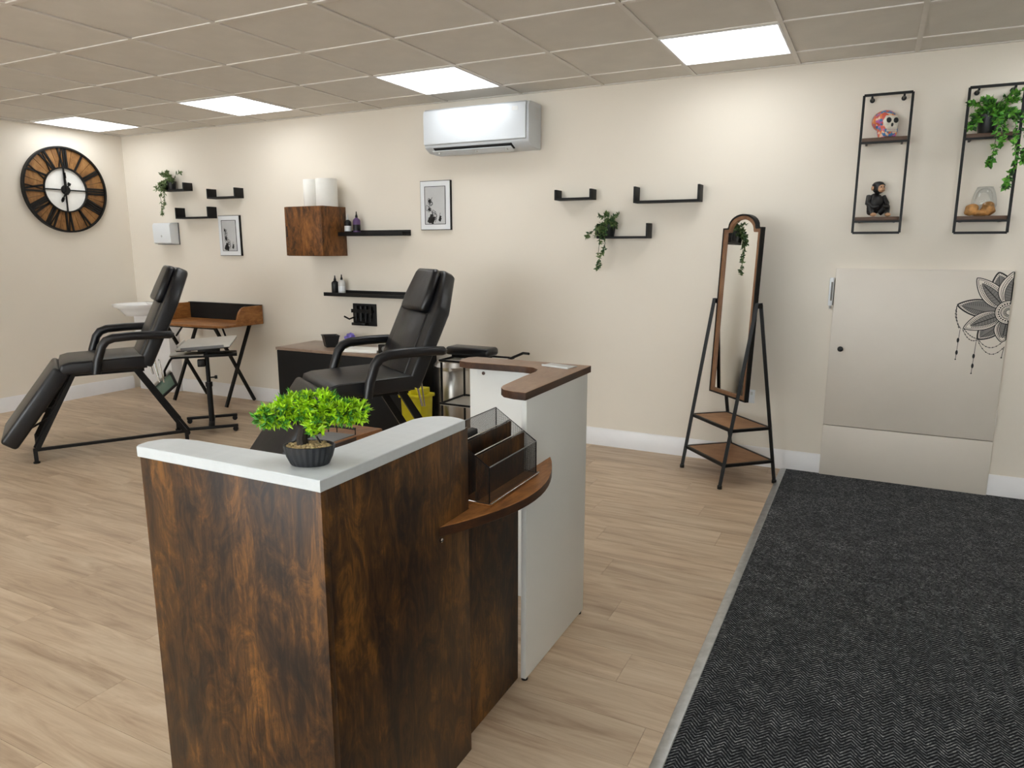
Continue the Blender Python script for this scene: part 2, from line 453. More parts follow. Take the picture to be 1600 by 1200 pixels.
# walls
def holed(y0, y1, wins):
    """front wall with openings, pieces butted together"""
    bms = []; xs = XL - .1
    for (a, b, z0, z1) in wins:
        bms.append(box(xs, a, y0, y1, 0, ZC + .1)); 
        if z0 > 0.01: bms.append(box(a, b, y0, y1, 0, z0))
        bms.append(box(a, b, y0, y1, z1, ZC + .1)); xs = b
    bms.append(box(xs, XR + .1, y0, y1, 0, ZC + .1)); return J(*bms)
struct('wall_back', box(XL - .1, XR + .1, YB, YB + .1, -0.004, ZC + .1), 'wall')
struct('wall_left', box(XL - .1, XL, YF, YB, -0.004, ZC + .1), 'wall')
struct('wall_right', box(XR, XR + .1, YF, YB, -0.004, ZC + .1), 'wall')
WIN = [(-5.2, -0.7, 0.55, 2.2), (0.3, 1.5, 0.02, 2.1)]
struct('wall_front', holed(YF - .12, YF, WIN), 'wall')
for i, (a, b, z0, z1) in enumerate(WIN):
    nm = 'window_1' if i == 0 else 'door_1'
    fr = J(box(a, a + .06, YF - .09, YF - .03, z0, z1), box(b - .06, b, YF - .09, YF - .03, z0, z1),
           box(a + .06, b - .06, YF - .09, YF - .03, z0, z0 + .06), box(a + .06, b - .06, YF - .09, YF - .03, z1 - .06, z1))
    w = struct(nm, fr, 'skirt'); obj('pane', box(a + .06, b - .06, YF - .064, YF - .058, z0 + .06, z1 - .06), 'glass', w)
# baseboards: moulded profile
def bbprof(t=0.016, h=0.125): return [(0, 0), (t, 0), (t, h - .03), (t * .75, h - .022), (t * .75, h - .012), (t * .35, h), (0, h)]
def bb_back(name, x0, x1): struct(name, prism([(YB - p, q) for p, q in bbprof()], x0, x1, 'x'), 'skirt')
bb_back('baseboard_back', -6.02, -0.205)
bb_back('baseboard_back_right', 0.672, XR)
struct('baseboard_left', prism([(XL + p, q) for p, q in bbprof()], YF, YB - .13, 'y'), 'skirt')
# boxed-in pipes in the corner under the basin
struct('trim_2', box(XL + .09, -6.02, 4.575, YB, 0, 0.76, 0.004), 'skirt')

# ceiling: void board, tiles, tees
ceil = struct('ceiling', box(XL - .1, XR + .1, YF - .1, YB + .1, ZC + .03, ZC + .08), 'tile_dark')
GX0, GY0, G = -1.0986, 3.807, 0.6
gx = [GX0 + G * k for k in range(-10, 8)]; gx = [v for v in gx if XL < v < XR]
gy = [GY0 + G * k for k in range(-12, 3)]; gy = [v for v in gy if YF < v < YB]
ex = [XL] + gx + [XR]; ey = [YF] + gy + [YB]
led = set()
for i in range(-2, 4):
    for yy in (3.807, 0.807, -2.193):
        led.add((round(GX0 - 1.8 * i, 3), round(yy, 3)))
tme = {}
for i in range(len(ex) - 1):
    for j in range(len(ey) - 1):
        if (round(ex[i], 3), round(ey[j], 3)) in led: continue
        w, d = round(ex[i + 1] - ex[i], 3), round(ey[j + 1] - ey[j], 3)
        if (w, d) not in tme:
            b = box(.004, w - .004, .004, d - .004, 0.006, 0.02)
            me = bpy.data.meshes.new('ceiling_tile'); b.to_mesh(me); b.free(); me.materials.append(M['tile']); tme[(w, d)] = me
        share('ceiling_tile', tme[(w, d)], ceil, (ex[i], ey[j], ZC + random.uniform(0, .0015)))
for v in gx: obj('ceiling_tee', box(v - .012, v + .012, YF, YB, ZC, ZC + .006), 'tee', ceil)
for v in gy: obj('ceiling_tee', box(XL, XR, v - .012, v + .012, ZC + .0005, ZC + .0065), 'tee', ceil)
obj('wall_angle', J(box(XL, XR, YB - .02, YB, ZC - .0005, ZC + .005), box(XL, XL + .02, YF, YB, ZC - .001, ZC + .0045)), 'tee', ceil)
LEDTXT = {(GX0, GY0): 'square white LED ceiling panel nearest the wall-mounted wire-frame shelves',
          (GX0 - 1.8, GY0): 'square white LED ceiling panel just in front of the air conditioner',
          (GX0 - 3.6, GY0): 'square white LED ceiling panel, second from the clock wall',
          (GX0 - 5.4, GY0): 'square white LED ceiling panel above the big wall clock'}
LEDTXT = {(round(k[0], 3), round(k[1], 3)): v for k, v in LEDTXT.items()}
dif = None
for (lx, ly) in sorted(led):
    if not (XL < lx < XR - .5): continue
    t = thing('ceiling_light', LEDTXT.get((lx, ly), 'white LED ceiling panel out of view, %s row, %s from the clock wall' % ('middle' if ly > 0 else ('front' if ly < 0 else 'rear'), ['first', 'second', 'third', 'fourth', 'fifth', 'sixth'][round((lx - (GX0 - 5.4)) / 1.8)]) if ly < 3 else 'white LED ceiling panel to the right of the wire-frame shelves, out of view'), 'ceiling light', (lx + .3, ly + .3, ZC - .002), group='LED ceiling panels')
    obj('rim', J(box(-.293, .293, -.293, -.283, -.001, .012), box(-.293, .293, .283, .293, -.001, .012), box(-.293, -.283, -.283, .283, -.001, .012), box(.283, .293, -.283, .283, -.001, .012)), 'skirt', t)
    obj('diffuser', box(-.283, .283, -.283, .283, .002, .010), 'led', t)

# ================================================================== reception desk (one piece of furniture)
FX = -0.905                                    # plane of the customer side
desk = thing('reception_desk', 'rustic brown and white reception desk with stepped counters in the foreground', 'reception desk', (-1.15, 1.70, 0))
D0 = Matrix.Translation((1.15, -1.70, 0))
def dk(name, bm, mat, parent=None, label=None, side=None): return obj(name, xf(bm, D0), mat, parent or desk, label=label, side=side)
def arcpts(cx, cy, r, a0, a1, n=8, ry=None):
    return [(cx + r * math.cos(a0 + (a1 - a0) * k / n), cy + (ry or r) * math.sin(a0 + (a1 - a0) * k / n)) for k in range(n + 1)]
# near unit: dark rustic outside panels, white L-shaped counter
dk('end_panel', box(-1.425, FX, 0.983, 1.001, 0.0, 0.941, 0.001), 'rustic_z', label='dark rustic wood end panel')
dk('front_panel', box(FX - .018, FX, 1.0015, 1.536, 0.0, 0.941, 0.001), 'rustic_z', label='dark rustic wood front panel')
dk('inner_side', box(-1.424, -1.4055, 1.0015, 1.065, 0, 0.941), 'white')
dk('worktop', box(-1.405, -0.9235, 1.0015, 1.535, .700, .718, .001), 'rustic_y', label='low brown inner worktop')
topA = [(-0.900, 0.977), (-0.900, 1.515)] + arcpts(-0.905 - .045, 1.44, .075, .9, PI * .93, 6, .09)[1:] \
       + [(-1.021, 1.36), (-1.021, 1.20)] + [(-1.026, 1.145), (-1.045, 1.10), (-1.085, 1.077)] + [(-1.20, 1.074), (-1.34, 1.072)] \
       + [(-1.395, 1.064), (-1.425, 1.045), (-1.438, 1.015), (-1.432, 0.985), (-1.425, 0.977)]
dk('countertop', prism(topA, 0.9415, 0.966, 'z', 0.0015, 1), 'whitetop', label='white L-shaped upper counter with rounded inner edge')
# far unit: white panels, brown L-shaped counter
dk('side_panel', box(FX - .018, FX, 1.888, 2.402, 0.012, 0.945, 0.001), 'white', label='plain white customer-side panel')
dk('back_panel', box(-1.392, FX - .0185, 2.384, 2.402, 0.012, 0.945, 0.001), 'white', label='plain white back panel')
for (fx, fy) in ((FX - .012, 1.905), (FX - .012, 2.385), (-1.38, 2.392)):
    dk('foot', xf(lathe([(.011, 0), (.011, .008), (.008, .012), (0, .012)], 12), T(fx, fy, 0)), 'blackplastic')
topB = [(-0.903, 1.876), (-0.903, 2.430), (-1.385, 2.430), (-1.408, 2.405), (-1.412, 2.35), (-1.395, 2.312), (-1.355, 2.296), (-1.12, 2.306)] \
       + [(-1.075, 2.297), (-1.045, 2.270), (-1.032, 2.225), (-1.030, 2.12), (-1.018, 1.95), (-1.008, 1.918), (-0.985, 1.890), (-0.945, 1.876)]
dk('countertop', prism(topB, 0.9455, 0.970, 'z', 0.001, 1), 'counter_glare', label='brown L-shaped upper counter with rounded inner edge', side='rustic_edge')
dk('cam_cap', xf(lathe([(.007, 0), (.007, .002), (0, .003)], 12), T(-1.33, 2.384, .915) @ Matrix.Rotation(PI / 2, 4, 'X')), 'rustic_edge')
# middle: recessed panel and the bowed ledge
dk('middle_panel', box(FX - .050, FX - .034, 1.5365, 1.9, 0.0, 0.694), 'rustic_z', label='recessed dark rustic middle panel')
shelf = [(FX + .0005, 1.392)] + [(FX + .0005 + .103 * math.sin(PI * k / 16) ** .9, 1.392 + .676 * k / 16) for k in range(1, 16)] + [(FX + .0005, 2.068)] \
        + [(FX + .0005, 1.8865), (-1.16, 1.8865), (-1.16, 1.5375), (FX + .0005, 1.5375)]
sh = dk('display_shelf', prism(shelf, 0.6945, 0.720, 'z', 0.001, 1), 'rustic_y', label='bowed low brown display ledge', side='rustic_edge')
dk('screw', xf(lathe([(.006, 0), (.006, .004), (.003, .006), (0, .006)], 10), T(FX, 1.398, .684) @ Matrix.Rotation(PI / 2, 4, 'Y')), 'chrome', sh)
# small flat card on the brown counter
card = obj('card_tray', J(box(-.058, .058, -.03, .03, 0, .004, .001), box(-.058, .058, -.03, -.027, .004, .007)), 'plasticgrey')
card.location = (-1.00, 2.36, .970); card.rotation_euler = (0, 0, math.radians(-12))
tag(card, 'flat pale grey card holder lying on the brown counter corner', 'card holder')

# ---------------------------------------------------------------- mesh letter organiser on the ledge
og = thing('letter_organizer', 'black wire-mesh letter organiser with brown dividers on the bowed ledge', 'organizer', (-0.93, 1.722, 0.7205))
hw = 0.147; xb, xf_ = -0.070, 0.066                 # back / front in local x
def zt(x): return 0.106 + (xf_ - x) / (xf_ - xb) * 0.090
wire = 0.0019
obj('base', J(box(xb - .004, xf_ + .006, -hw - .004, hw + .004, 0.000, 0.006, .001)), 'rustic_y', og, label='brown wooden base board')
bw = [(xb - .006, -hw - .006, .008), (xf_ + .008, -hw - .006, .008), (xf_ + .008, hw + .006, .008), (xb - .006, hw + .006, .008), (xb - .006, -hw - .006, .008)]
obj('base_wire', tube(bw, wire, 6), 'chrome', og)
for sgn in (-1, 1):
    yy = sgn * hw
    obj('side_mesh', prism([(xb, .007), (xf_, .007), (xf_, zt(xf_)), (xb, zt(xb))], yy - .0004, yy + .0004, 'y'), 'mesh', og)
    obj('side_wire', tube([(xf_, yy, .008), (xf_, yy, zt(xf_)), (xb, yy, zt(xb)), (xb, yy, .008)], wire, 6), 'black', og)
for k, x in enumerate((xf_, xf_ - .044, xf_ - .088, xb)):
    h = zt(x)
    low = h - (0.0 if k else .0)
    obj('divider_mesh', box(x - .0004, x + .0004, -hw, hw, .007, h), 'mesh', og)
    obj('divider_rim', tube([(x, -hw, h), (x, hw, h)], wire, 6), 'chrome' if k in (1, 2) else 'grey', og)
    if k in (1, 2): obj('divider_board', box(x + .001, x + .005, -hw + .002, hw - .002, .0065, h - .005), 'rustic_z', og, label='brown wooden divider')
wal = obj('wallet', box(-.012, .012, -.05, .03, 0, .165, .004), 'leather'); wal.location = (-0.982, 1.675, .7275)
tag(wal, 'black leather wallet standing in the rear slot of the letter organiser', 'wallet')
pen = obj('pen', J(tube([(0, 0, 0), (0, .012, .145)], .0036, 8), tube([(0, .012, .145), (0, .0125, .152)], .0022, 8)), 'blackplastic')
pen.location = (-0.955, 1.84, .7285); tag(pen, 'black pen standing at the far end of the letter organiser', 'pen')

# ---------------------------------------------------------------- bonsai on the white counter
bz = thing('bonsai_tree', 'small artificial bonsai with bright green leaves in a charcoal pot', 'bonsai', (-0.990, 1.050, 0.9662), math.radians(26.8))
def ribs(k, i): return 1 + (0.018 if (k % 4 < 2) else -0.018) * (1 if 0 < i < 4 else 0.3)
pot = obj('pot', lathe([(0.036, 0), (.0385, .002), (.046, .018), (.0505, .034), (.0515, .041), (.0495, .0415), (.047, .036), (.0, .034)], 96, 1.0, .70, ribs), 'potgrey', bz, smooth=50)
gb = []
for k in range(130):
    a = random.uniform(0, 2 * PI); r = math.sqrt(random.random()) * .043
    s = random.uniform(.0036, .0060)
    b = bmesh.new(); bmesh.ops.create_icosphere(b, subdivisions=1, radius=1)
    gb.append(xf(b, T(r * math.cos(a), r * math.sin(a) * .68, .037 + (.004 * (1 - r / .043)) + random.uniform(0, .002)) @ Matrix.Rotation(random.uniform(0, 3), 4, 'Z') @ Matrix.Diagonal((s * 1.25, s, s * .75, 1))))
obj('gravel', J(*gb), 'pebble', pot, kind='stuff', smooth=60)
obj('trunk', J(tube([(-.012, 0, .036), (-.014, 0, .055), (-.010, .002, .075), (-.016, .0, .095), (-.010, 0, .11)], [.013, .011, .010, .008, .005], 10),
               tube([(-.012, 0, .07), (.006, -.004, .066), (.028, -.006, .082)], [.006, .0048, .003], 8),
               tube([(-.010, .002, .085), (.02, .004, .098), (.065, .006, .107)], [.005, .0042, .002], 8),
               tube([(-.014, 0, .085), (-.04, 0, .094), (-.07, -.002, .098)], [.005, .004, .002], 8),
               tube([(.024, .008, .036), (.017, .004, .052), (.014, 0, .062)], [.002, .002, .001], 6),
               tube([(-.022, -.004, .036), (-.020, -.004, .050)], [.002, .001], 6)), 'bark', bz)
PADS = [((-.062, 0, .100), (.040, .034, .022), 105), ((-.022, .0, .118), (.040, .038, .026), 130), ((.020, .004, .122), (.042, .040, .028), 150),
        ((.062, .004, .108), (.044, .036, .022), 120), ((.092, .006, .106), (.030, .028, .021), 70), ((.024, -.020, .085), (.022, .018, .018), 45), ((-.090, 0, .094), (.016, .016, .013), 26)]
la, lb = bmesh.new(), bmesh.new()
for c, r, n in PADS:
    for k in range(n):
        v = rv(); v.normalize(); v *= random.uniform(.55, 1.0)
        p = Vector((c[0] + v.x * r[0], c[1] + v.y * r[1], c[2] + v.z * r[2]))
        tgt = la if (random.random() < (.74 if c[0] > -.03 else .5)) else lb
        for q in range(6):
            d = Vector((v.x, v.y, v.z + .35)) * .7 + rv(.95)
            add_leaf(tgt, p, d, random.uniform(.011, .019), random.uniform(.0042, .0062))
obj('foliage', la, 'leaf_a', bz, smooth=0, kind='stuff', label='yellow-green leaf sprays'); obj('foliage', lb, 'leaf_b', bz, smooth=0, kind='stuff', label='mid green leaf sprays')

# ================================================================== treatment chairs
def make_chair(label, loc, rz):
    """local +x is forward, +y the sitter's left; origin on the floor between the rear rail ends"""
    t = thing('treatment_chair', label, 'treatment chair', loc, rz, 'black reclining treatment chairs')
    w = .275
    # seat
    st = obj('seat', prism([(.205, .580), (.205, .668), (.40, .664), (.66, .657), (.708, .644), (.720, .610), (.708, .578), (.66, .572)], -w, w, 'y', .016, 3), 'leather', t, smooth=60)
    for s in (-1, 1): obj('piping', tube([(.22, s * w, .662), (.40, s * (w - .001), .658), (.66, s * (w - .001), .649), (.700, s * (w - .002), .636)], .004, 6), 'leather', st)
    # backrest: chamfered outline, tilted back
    o = Vector((.185, 0, .585)); ev = Vector((-.425, 0, .905)).normalized(); ey = Vector((0, 1, 0)); ew = ey.cross(ev).normalized() * 1  # normal
    if ew.x < 0: ew = -ew
    fr = frame(o, ey, ev, ew)
    out = [(-w, 0), (w, 0), (w, .47), (w - .012, .50), (.165, .700), (.13, .715), (-.13, .715), (-.165, .700), (-w + .012, .50), (-w, .47)]
    bk = obj('backrest', xf(prism(out, -.012, .078, 'z', .022, 3), fr), 'leather', t, smooth=60)
    pill = prism([(-.162, .45), (-.15, .435), (.15, .435), (.162, .45), (.168, .53), (.140, .68), (.115, .705), (-.115, .705), (-.140, .68), (-.168, .53)], .068, .126, 'z', .024, 4)
    obj('headrest_pillow', xf(pill, fr), 'leather', t, smooth=60)
    pan = prism([(-.19, .05), (.19, .05), (.17, .44), (-.17, .44)], .070, .086, 'z', .007, 2)
    obj('back_panel', xf(pan, fr), 'leather', bk, smooth=60)
    # legrest
    o2 = Vector((.742, 0, .618)); ev2 = Vector((.335, 0, -.455)).normalized(); ew2 = ey.cross(ev2).normalized()
    if ew2.x < 0: ew2 = -ew2
    f2 = frame(o2, ey, ev2, ew2)
    obj('legrest', xf(box(-w, w, -.012, .565, -.092, .014, .024, 3), f2), 'leather', t, smooth=60)
    # armrests
    for s in (-1, 1):
        y = s * .325
        a = obj('armrest', tube([(.515, y, .575), (.500, y, .66), (.468, y, .755), (.440, y, .790), (.395, y, .806), (.28, y, .812), (.13, y, .812), (.05, y, .806), (.03, y, .800)],
                 [.027, .028, .028, .029, .029, .029, .028, .027, .016], 12), 'leather', t, smooth=70)
        obj('arm_bracket', bar((.515, y, .585), (.50, s * .2, .575), .010), 'black', a); obj('arm_bracket', bar((.05, y, .800), (.06, s * .24, .79), .009), 'black', a)
    # frame
    hy = .22; mid = []
    for s in (-1, 1):
        y = s * hy
        fl = obj('front_leg', J(bar((.640, y, .575), (.895, y, .085), .013), bar((.655, y - s * .03, .575), (.905, y - s * .03, .10), .010)), 'black', t)
        obj('rear_leg', J(bar((.290, y, .588), (-.005, y, .085), .0135), bar((.262, y, .575), (-.03, y, .095), .009)), 'black', t)
        if s > 0: obj('base_rail', bar((.90, y, .090), (-.02, y, .090), .010), 'black', t)
        obj('gas_strut', J(tube([(.165, y - s * .03, .62), (.130, y - s * .03, .46)], .007, 8), tube([(.120, y - s * .06, .62), (.10, y - s * .06, .45)], .005, 8)), 'chrome', t)
        for xx in (.905, -.01):
            obj('foot', J(bar((xx, y, .10), (xx, y, .014), .012), xf(lathe([(.020, 0), (.020, .010), (.010, .014), (0, .014)], 12), T(xx, y, 0))), 'blackplastic', t)
        obj('legrest_stay', J(bar((.775, y - s * .06, .30), (.995, y - s * .06, .185), .006), bar((.76, y - s * .05, .335), (.86, y - s * .05, .36), .006)), 'black', t)
    obj('cross_bar', J(bar((.895, -hy, .088), (.895, hy, .088), .011), bar((-.01, -hy, .088), (-.01, hy, .088), .011), bar((.60, -hy, .572), (.60, hy, .572), .012), bar((.27, -hy, .572), (.27, hy, .572), .012)), 'black', t)
    obj('legrest_handle', tube([(.93, -.05, .22), (.965, -.05, .19), (.965, .05, .19), (.93, .05, .22)], .005, 6), 'chrome', t)
    obj('under_plate', box(.22, .68, -.2, .2, .550, .570), 'blackmat', t)
    return t
def fz(e): return math.atan2(e[1], e[0])
make_chair('black padded treatment chair beside the clock wall, legrest reaching the left edge', (-4.552, 3.489, 0), fz((-.508, -.861)))
make_chair('black padded treatment chair behind the bonsai, facing left', (-2.454, 3.684, 0), fz((-.53, -.848)))

# ================================================================== adjustable laptop table
lt = thing('laptop_table', 'height-adjustable laptop table with pale trays behind the left treatment chair', 'laptop table', (-4.57, 3.79, 0), math.atan2(.75, .66))
for s in (-1, 1):
    y = s * .19
    b = obj('base_bar', J(box(-.19, .19, y - .016, y + .016, .035, .055, .004)), 'black', lt)
    for xx in (-.17, .17):
        obj('caster', J(xf(lathe([(.018, -.008), (.020, -.004), (.020, .004), (.018, .008)], 16), T(xx, y, .0205) @ Matrix.Rotation(PI / 2, 4, 'X')), box(xx - .006, xx + .006, y - .012, y + .012, .030, .037)), 'blackplastic', b)
obj('cross_bar', box(-.022, .022, -.174, .174, .036, .056, .004), 'black', lt)
obj('column', J(tube([(0, 0, .055), (0, 0, .34)], .021, 14), tube([(0, 0, .34), (0, 0, .62)], .016, 14)), 'black', lt)
obj('column_collar', tube([(0, 0, .33), (0, 0, .365)], .026, 14), 'black', lt)
obj('clamp_knob', J(tube([(0, 0, .40), (.05, 0, .40)], .006, 8), tube([(.045, 0, .40), (.065, 0, .40)], .014, 10)), 'blackplastic', lt)
up = Matrix.Translation((0.015, 0.09, .655)) @ Matrix.Rotation(math.radians(-3), 4, 'Y') @ Matrix.Rotation(math.radians(-6), 4, 'Z')
ut = obj('laptop_tray', xf(box(-.19, .19, -.31, .31, 0, .012, .004), up), 'trayw', lt, label='wide pale grey laptop tray')
obj('edge_stop', xf(box(-.202, -.1905, -.16, .16, -.002, .026, .002), up), 'trayw', ut)
obj('side_clip', xf(box(-.15, .15, -.322, -.3105, -.002, .020, .003), up), 'grey', ut)
obj('tray_rim', xf(box(-.185, .185, -.305, .305, -.008, -.001, .003), up), 'black', ut)
obj('tray_bracket', box(-.06, .10, -.06, .12, .610, .634, .004), 'black', lt)
lo = obj('lower_tray', box(-.26, -.02, -.02, .17, .575, .588, .003), 'trayw', lt, label='small pale lower tray')
obj('lower_tray_rail', box(-.25, .22, -.03, .16, .562, .5745, .003), 'black', lt)
obj('lower_shelf_pad', box(-.015, .22, -.03, .16, .575, .584, .003), 'blackplastic', lt)
obj('clamp_block', box(-.07, -.015, -.03, .03, .49, .545, .006), 'blackplastic', lt)
obj('mouse_tray_arm', tube([(-.24, .10, .565), (-.27, .14, .53), (-.32, .20, .44), (-.32, .22, .395)], .009, 8), 'black', lt)
mt = T(-.33, .27, .31) @ Matrix.Rotation(math.radians(42), 4, 'X') @ Matrix.Rotation(math.radians(-38), 4, 'Y') @ Matrix.Rotation(math.radians(20), 4, 'Z')
mo = obj('mouse_tray', xf(box(-.095, .095, -.085, .085, -.012, 0, .003), mt), 'blackplastic', lt, label='tilted square mouse tray')
obj('tray_plate', xf(box(-.078, .078, -.068, .068, .0005, .004, .001), mt), 'emgreen', mo)
obj('tray_edge', xf(box(-.095, .095, .078, .095, -.004, .018, .002), mt), 'trayw', mo)

# ================================================================== folding desk on the back wall
wd = thing('writing_desk', 'small brown desk with raised back and crossed black legs by the basin', 'desk', (-5.335, 4.44, 0))
hx = .465
top = [(-hx, .235), (hx, .235), (hx, -.19), (hx - .03, -.222), (.25, -.245), (0, -.250), (-.25, -.245), (-hx + .03, -.222), (-hx, -.19)]
obj('desktop', prism(top, .722, .742, 'z', .002, 1), 'rustic_x', wd)
for s in (-1, 1):
    sd = [(.235, .742), (-.06, .742)] + [(-.06 + .10 * (1 - math.cos(a)), .742 + .145 * math.sin(a)) for a in [PI / 2 * k / 6 for k in range(1, 7)]] + [(.235, .887)]
    x = s * hx
    obj('side_cheek', prism(sd, min(x, x - s * .018), max(x, x - s * .018), 'x', .001, 1), 'rustic_y', wd)
obj('back_board', box(-hx + .018, hx - .018, .215, .235, .742, .885), 'blackmat', wd, label='black raised back board')
obj('back_cap', box(-hx, hx, .212, .236, .887, .892), 'blackmat', wd)
for s in (-1, 1):
    x = s * .335
    obj('leg', bar((x, .20, .722), (x, -.13, .012), .0115), 'black', wd)
    obj('leg', bar((x - s * .024, -.17, .722), (x - s * .024, .215, .012), .0115), 'black', wd)
    obj('stay', bar((x - .10 * s, -.03, .722), (x - .01 * s, -.06, .60), .006), 'black', wd)
for a_, b_ in (((-.335, .2, .712), (.335, .2, .712)), ((-.31, -.17, .712), (.31, -.17, .712))): obj('under_rail', bar(a_, b_, .010), 'black', wd)

# ================================================================== basin in the corner
bs = thing('wash_basin', 'white ceramic wash basin in the corner behind the left treatment chair', 'basin', (-6.245, 4.45, .76))
bowl = [(.13, 0), (.15, .03), (.19, .068), (.228, .086), (.236, .108), (.222, .108), (.20, .085), (.15, .04), (.0, .03)]
obj('bowl', lathe(bowl, 36, 1.0, .92), 'ceramic', bs, smooth=60)
obj('deck', box(-.20, .20, .165, .245, .07, .1075, .006), 'ceramic', bs)
obj('tap', J(tube([(.12, .20, .108), (.12, .20, .15), (.12, .16, .165), (.12, .10, .160)], .010, 10), box(.10, .14, .18, .22, .108, .114)), 'chrome', bs)
soap = thing('soap_bottle', 'teal soap bottle on the rim of the corner basin', 'bottle', (-6.24, 4.645, .8690))
obj('bottle_body', lathe([(.024, 0), (.026, .01), (.026, .085), (.012, .10), (0, .10)], 18), 'teal', soap)
obj('pump', J(tube([(0, 0, .10), (0, 0, .135)], .004, 8), tube([(0, 0, .132), (-.03, 0, .130)], .004, 8)), 'plastic', soap)

# ================================================================== wall clock (faces +x, local y = right, z = up)
ck = thing('wall_clock', 'large round wall clock with wooden ring and black Roman numerals', 'clock', (XL, 4.088, 1.905))
def ringbm(r0, r1, x0, x1, n=64):
    bm = bmesh.new(); R = []
    for k in range(n):
        a = 2 * PI * k / n; c, s = math.cos(a), math.sin(a)
        R.append([bm.verts.new((x, r * c, r * s)) for x, r in ((x0, r0), (x1, r0), (x1, r1), (x0, r1))])
    for k in range(n):
        p, q = R[k], R[(k + 1) % n]
        for i in range(4): bm.faces.new((p[i], p[(i + 1) % 4], q[(i + 1) % 4], q[i]))
    bmesh.ops.recalc_face_normals(bm, faces=bm.faces); return bm
RO, RI = .372, .192
obj('dial', ringbm(.0005, RI, .008, .012), 'dial', ck, label='white centre of the dial')
for k in range(12):       # wooden staves of the ring
    a0, a1 = 2 * PI * (k - .5) / 12 + .006, 2 * PI * (k + .5) / 12 - .006
    pts = [(r * math.cos(a), r * math.sin(a)) for r, aa in ((RI, [a0 + (a1 - a0) * i / 5 for i in range(6)]), (RO - .006, [a1 + (a0 - a1) * i / 5 for i in range(6)])) for a in aa]
    obj('wood_segment', prism(pts, .008, .020, 'x'), 'clockwood', ck)
obj('outer_ring', ringbm(RO - .012, RO + .004, .004, .040), 'black', ck)
obj('inner_ring', ringbm(RI - .005, RI + .006, .012, .034), 'black', ck)
def radial(r0, t0, r1, t1, w, ang, x0=.021, x1=.029):
    """bar between (radius, tangential offset) points, at clock angle ang (0 = 12, clockwise)"""
    ur = (math.sin(ang), math.cos(ang)); ut = (math.cos(ang), -math.sin(ang))
    P = lambda r, t: (ur[0] * r + ut[0] * t, ur[1] * r + ut[1] * t)
    a, b = P(r0, t0), P(r1, t1); dx, dy = b[0] - a[0], b[1] - a[1]; d = math.hypot(dx, dy)
    nx, ny = -dy / d * w / 2, dx / d * w / 2
    return prism([(a[0] + nx, a[1] + ny), (b[0] + nx, b[1] + ny), (b[0] - nx, b[1] - ny), (a[0] - nx, a[1] - ny)], x0, x1, 'x')
ROM = ['XII', 'I', 'II', 'III', 'IIII', 'V', 'VI', 'VII', 'VIII', 'IX', 'X', 'XI']
WID = {'I': .0225, 'V': .046, 'X': .046}
for k, rom in enumerate(ROM):
    tot = sum(WID[c] for c in rom); sc = min(1.0, .086 / tot); t = -tot * sc / 2; ps = []
    r0, r1 = RI + .004, RO - .010
    for c in rom:
        w = WID[c] * sc; m = t + w / 2
        if c == 'I': ps.append(radial(r0, m, r1, m, .0165 * sc ** .6, 2 * PI * k / 12))
        elif c == 'V': ps += [radial(r1, m - w * .40, r0, m, .016, 2 * PI * k / 12), radial(r1, m + w * .40, r0, m, .008, 2 * PI * k / 12)]
        else: ps += [radial(r1, m - w * .40, r0, m + w * .40, .016, 2 * PI * k / 12), radial(r1, m + w * .40, r0, m - w * .40, .008, 2 * PI * k / 12)]
        t += w
    obj('numeral', J(*ps), 'black', ck)
for k in range(4): obj('spoke', radial(.02, 0, RI, 0, .009, PI / 2 * k, .014, .026), 'black', ck)
obj('hub', xf(lathe([(.040, 0), (.042, .006), (.036, .018), (0, .022)], 28), T(.016, 0, 0) @ Matrix.Rotation(PI / 2, 4, 'Y')), 'black', ck)
mh = obj('minute_hand', J(radial(-.045, 0, .185, 0, .012, math.radians(-4), .040, .043), radial(.10, 0, .15, 0, .024, math.radians(-4), .040, .043)), 'black', ck)
hh = obj('hour_hand', J(radial(-.055, 0, .125, 0, .013, math.radians(207), .037, .0395), radial(.08, 0, .115, 0, .026, math.radians(207), .037, .0395), radial(-.07, 0, -.045, 0, .030, math.radians(207), .037, .0395)), 'black', ck)

# ================================================================== U-shaped wall shelves
def u_shelf(label, x0, x1, z0, z1, group, d=.10):
    t = thing('floating_shelf', label, 'shelf', ((x0 + x1) / 2, YB, z0), group=group)
    w = (x1 - x0) / 2; th = .014
    obj('shelf_board', box(-w + th, w - th, -d, 0, 0, th, .001), 'blackmat', t)
    for s in (-1, 1):
        obj('upright', box(min(s * w, s * (w - th)), max(s * w, s * (w - th)), -d, 0, 0, z1 - z0, .001), 'blackmat', t)
    return t
GL, GR = 'U-shaped black shelves near the clock', 'U-shaped black shelves left of the mirror'
u_shelf('small black U-shaped shelf near the clock, holding a trailing plant', -5.965, -5.665, 1.905, 1.975, GL)
u_shelf('empty black U-shaped shelf above the left picture frame', -5.375, -5.025, 1.822, 1.908, GL)
u_shelf('empty wide black U-shaped shelf above the paper towel dispenser', -5.805, -5.375, 1.655, 1.755, GL)
u_shelf('small empty black U-shaped shelf, upper left of the group near the mirror', -2.001, -1.733, 1.713, 1.782, GR)
u_shelf('widest empty black U-shaped shelf, nearest to the standing mirror', -1.443, -1.017, 1.680, 1.784, GR)
u_shelf('black U-shaped shelf carrying a trailing plant in the group near the mirror', -1.690, -1.338, 1.455, 1.552, GR)

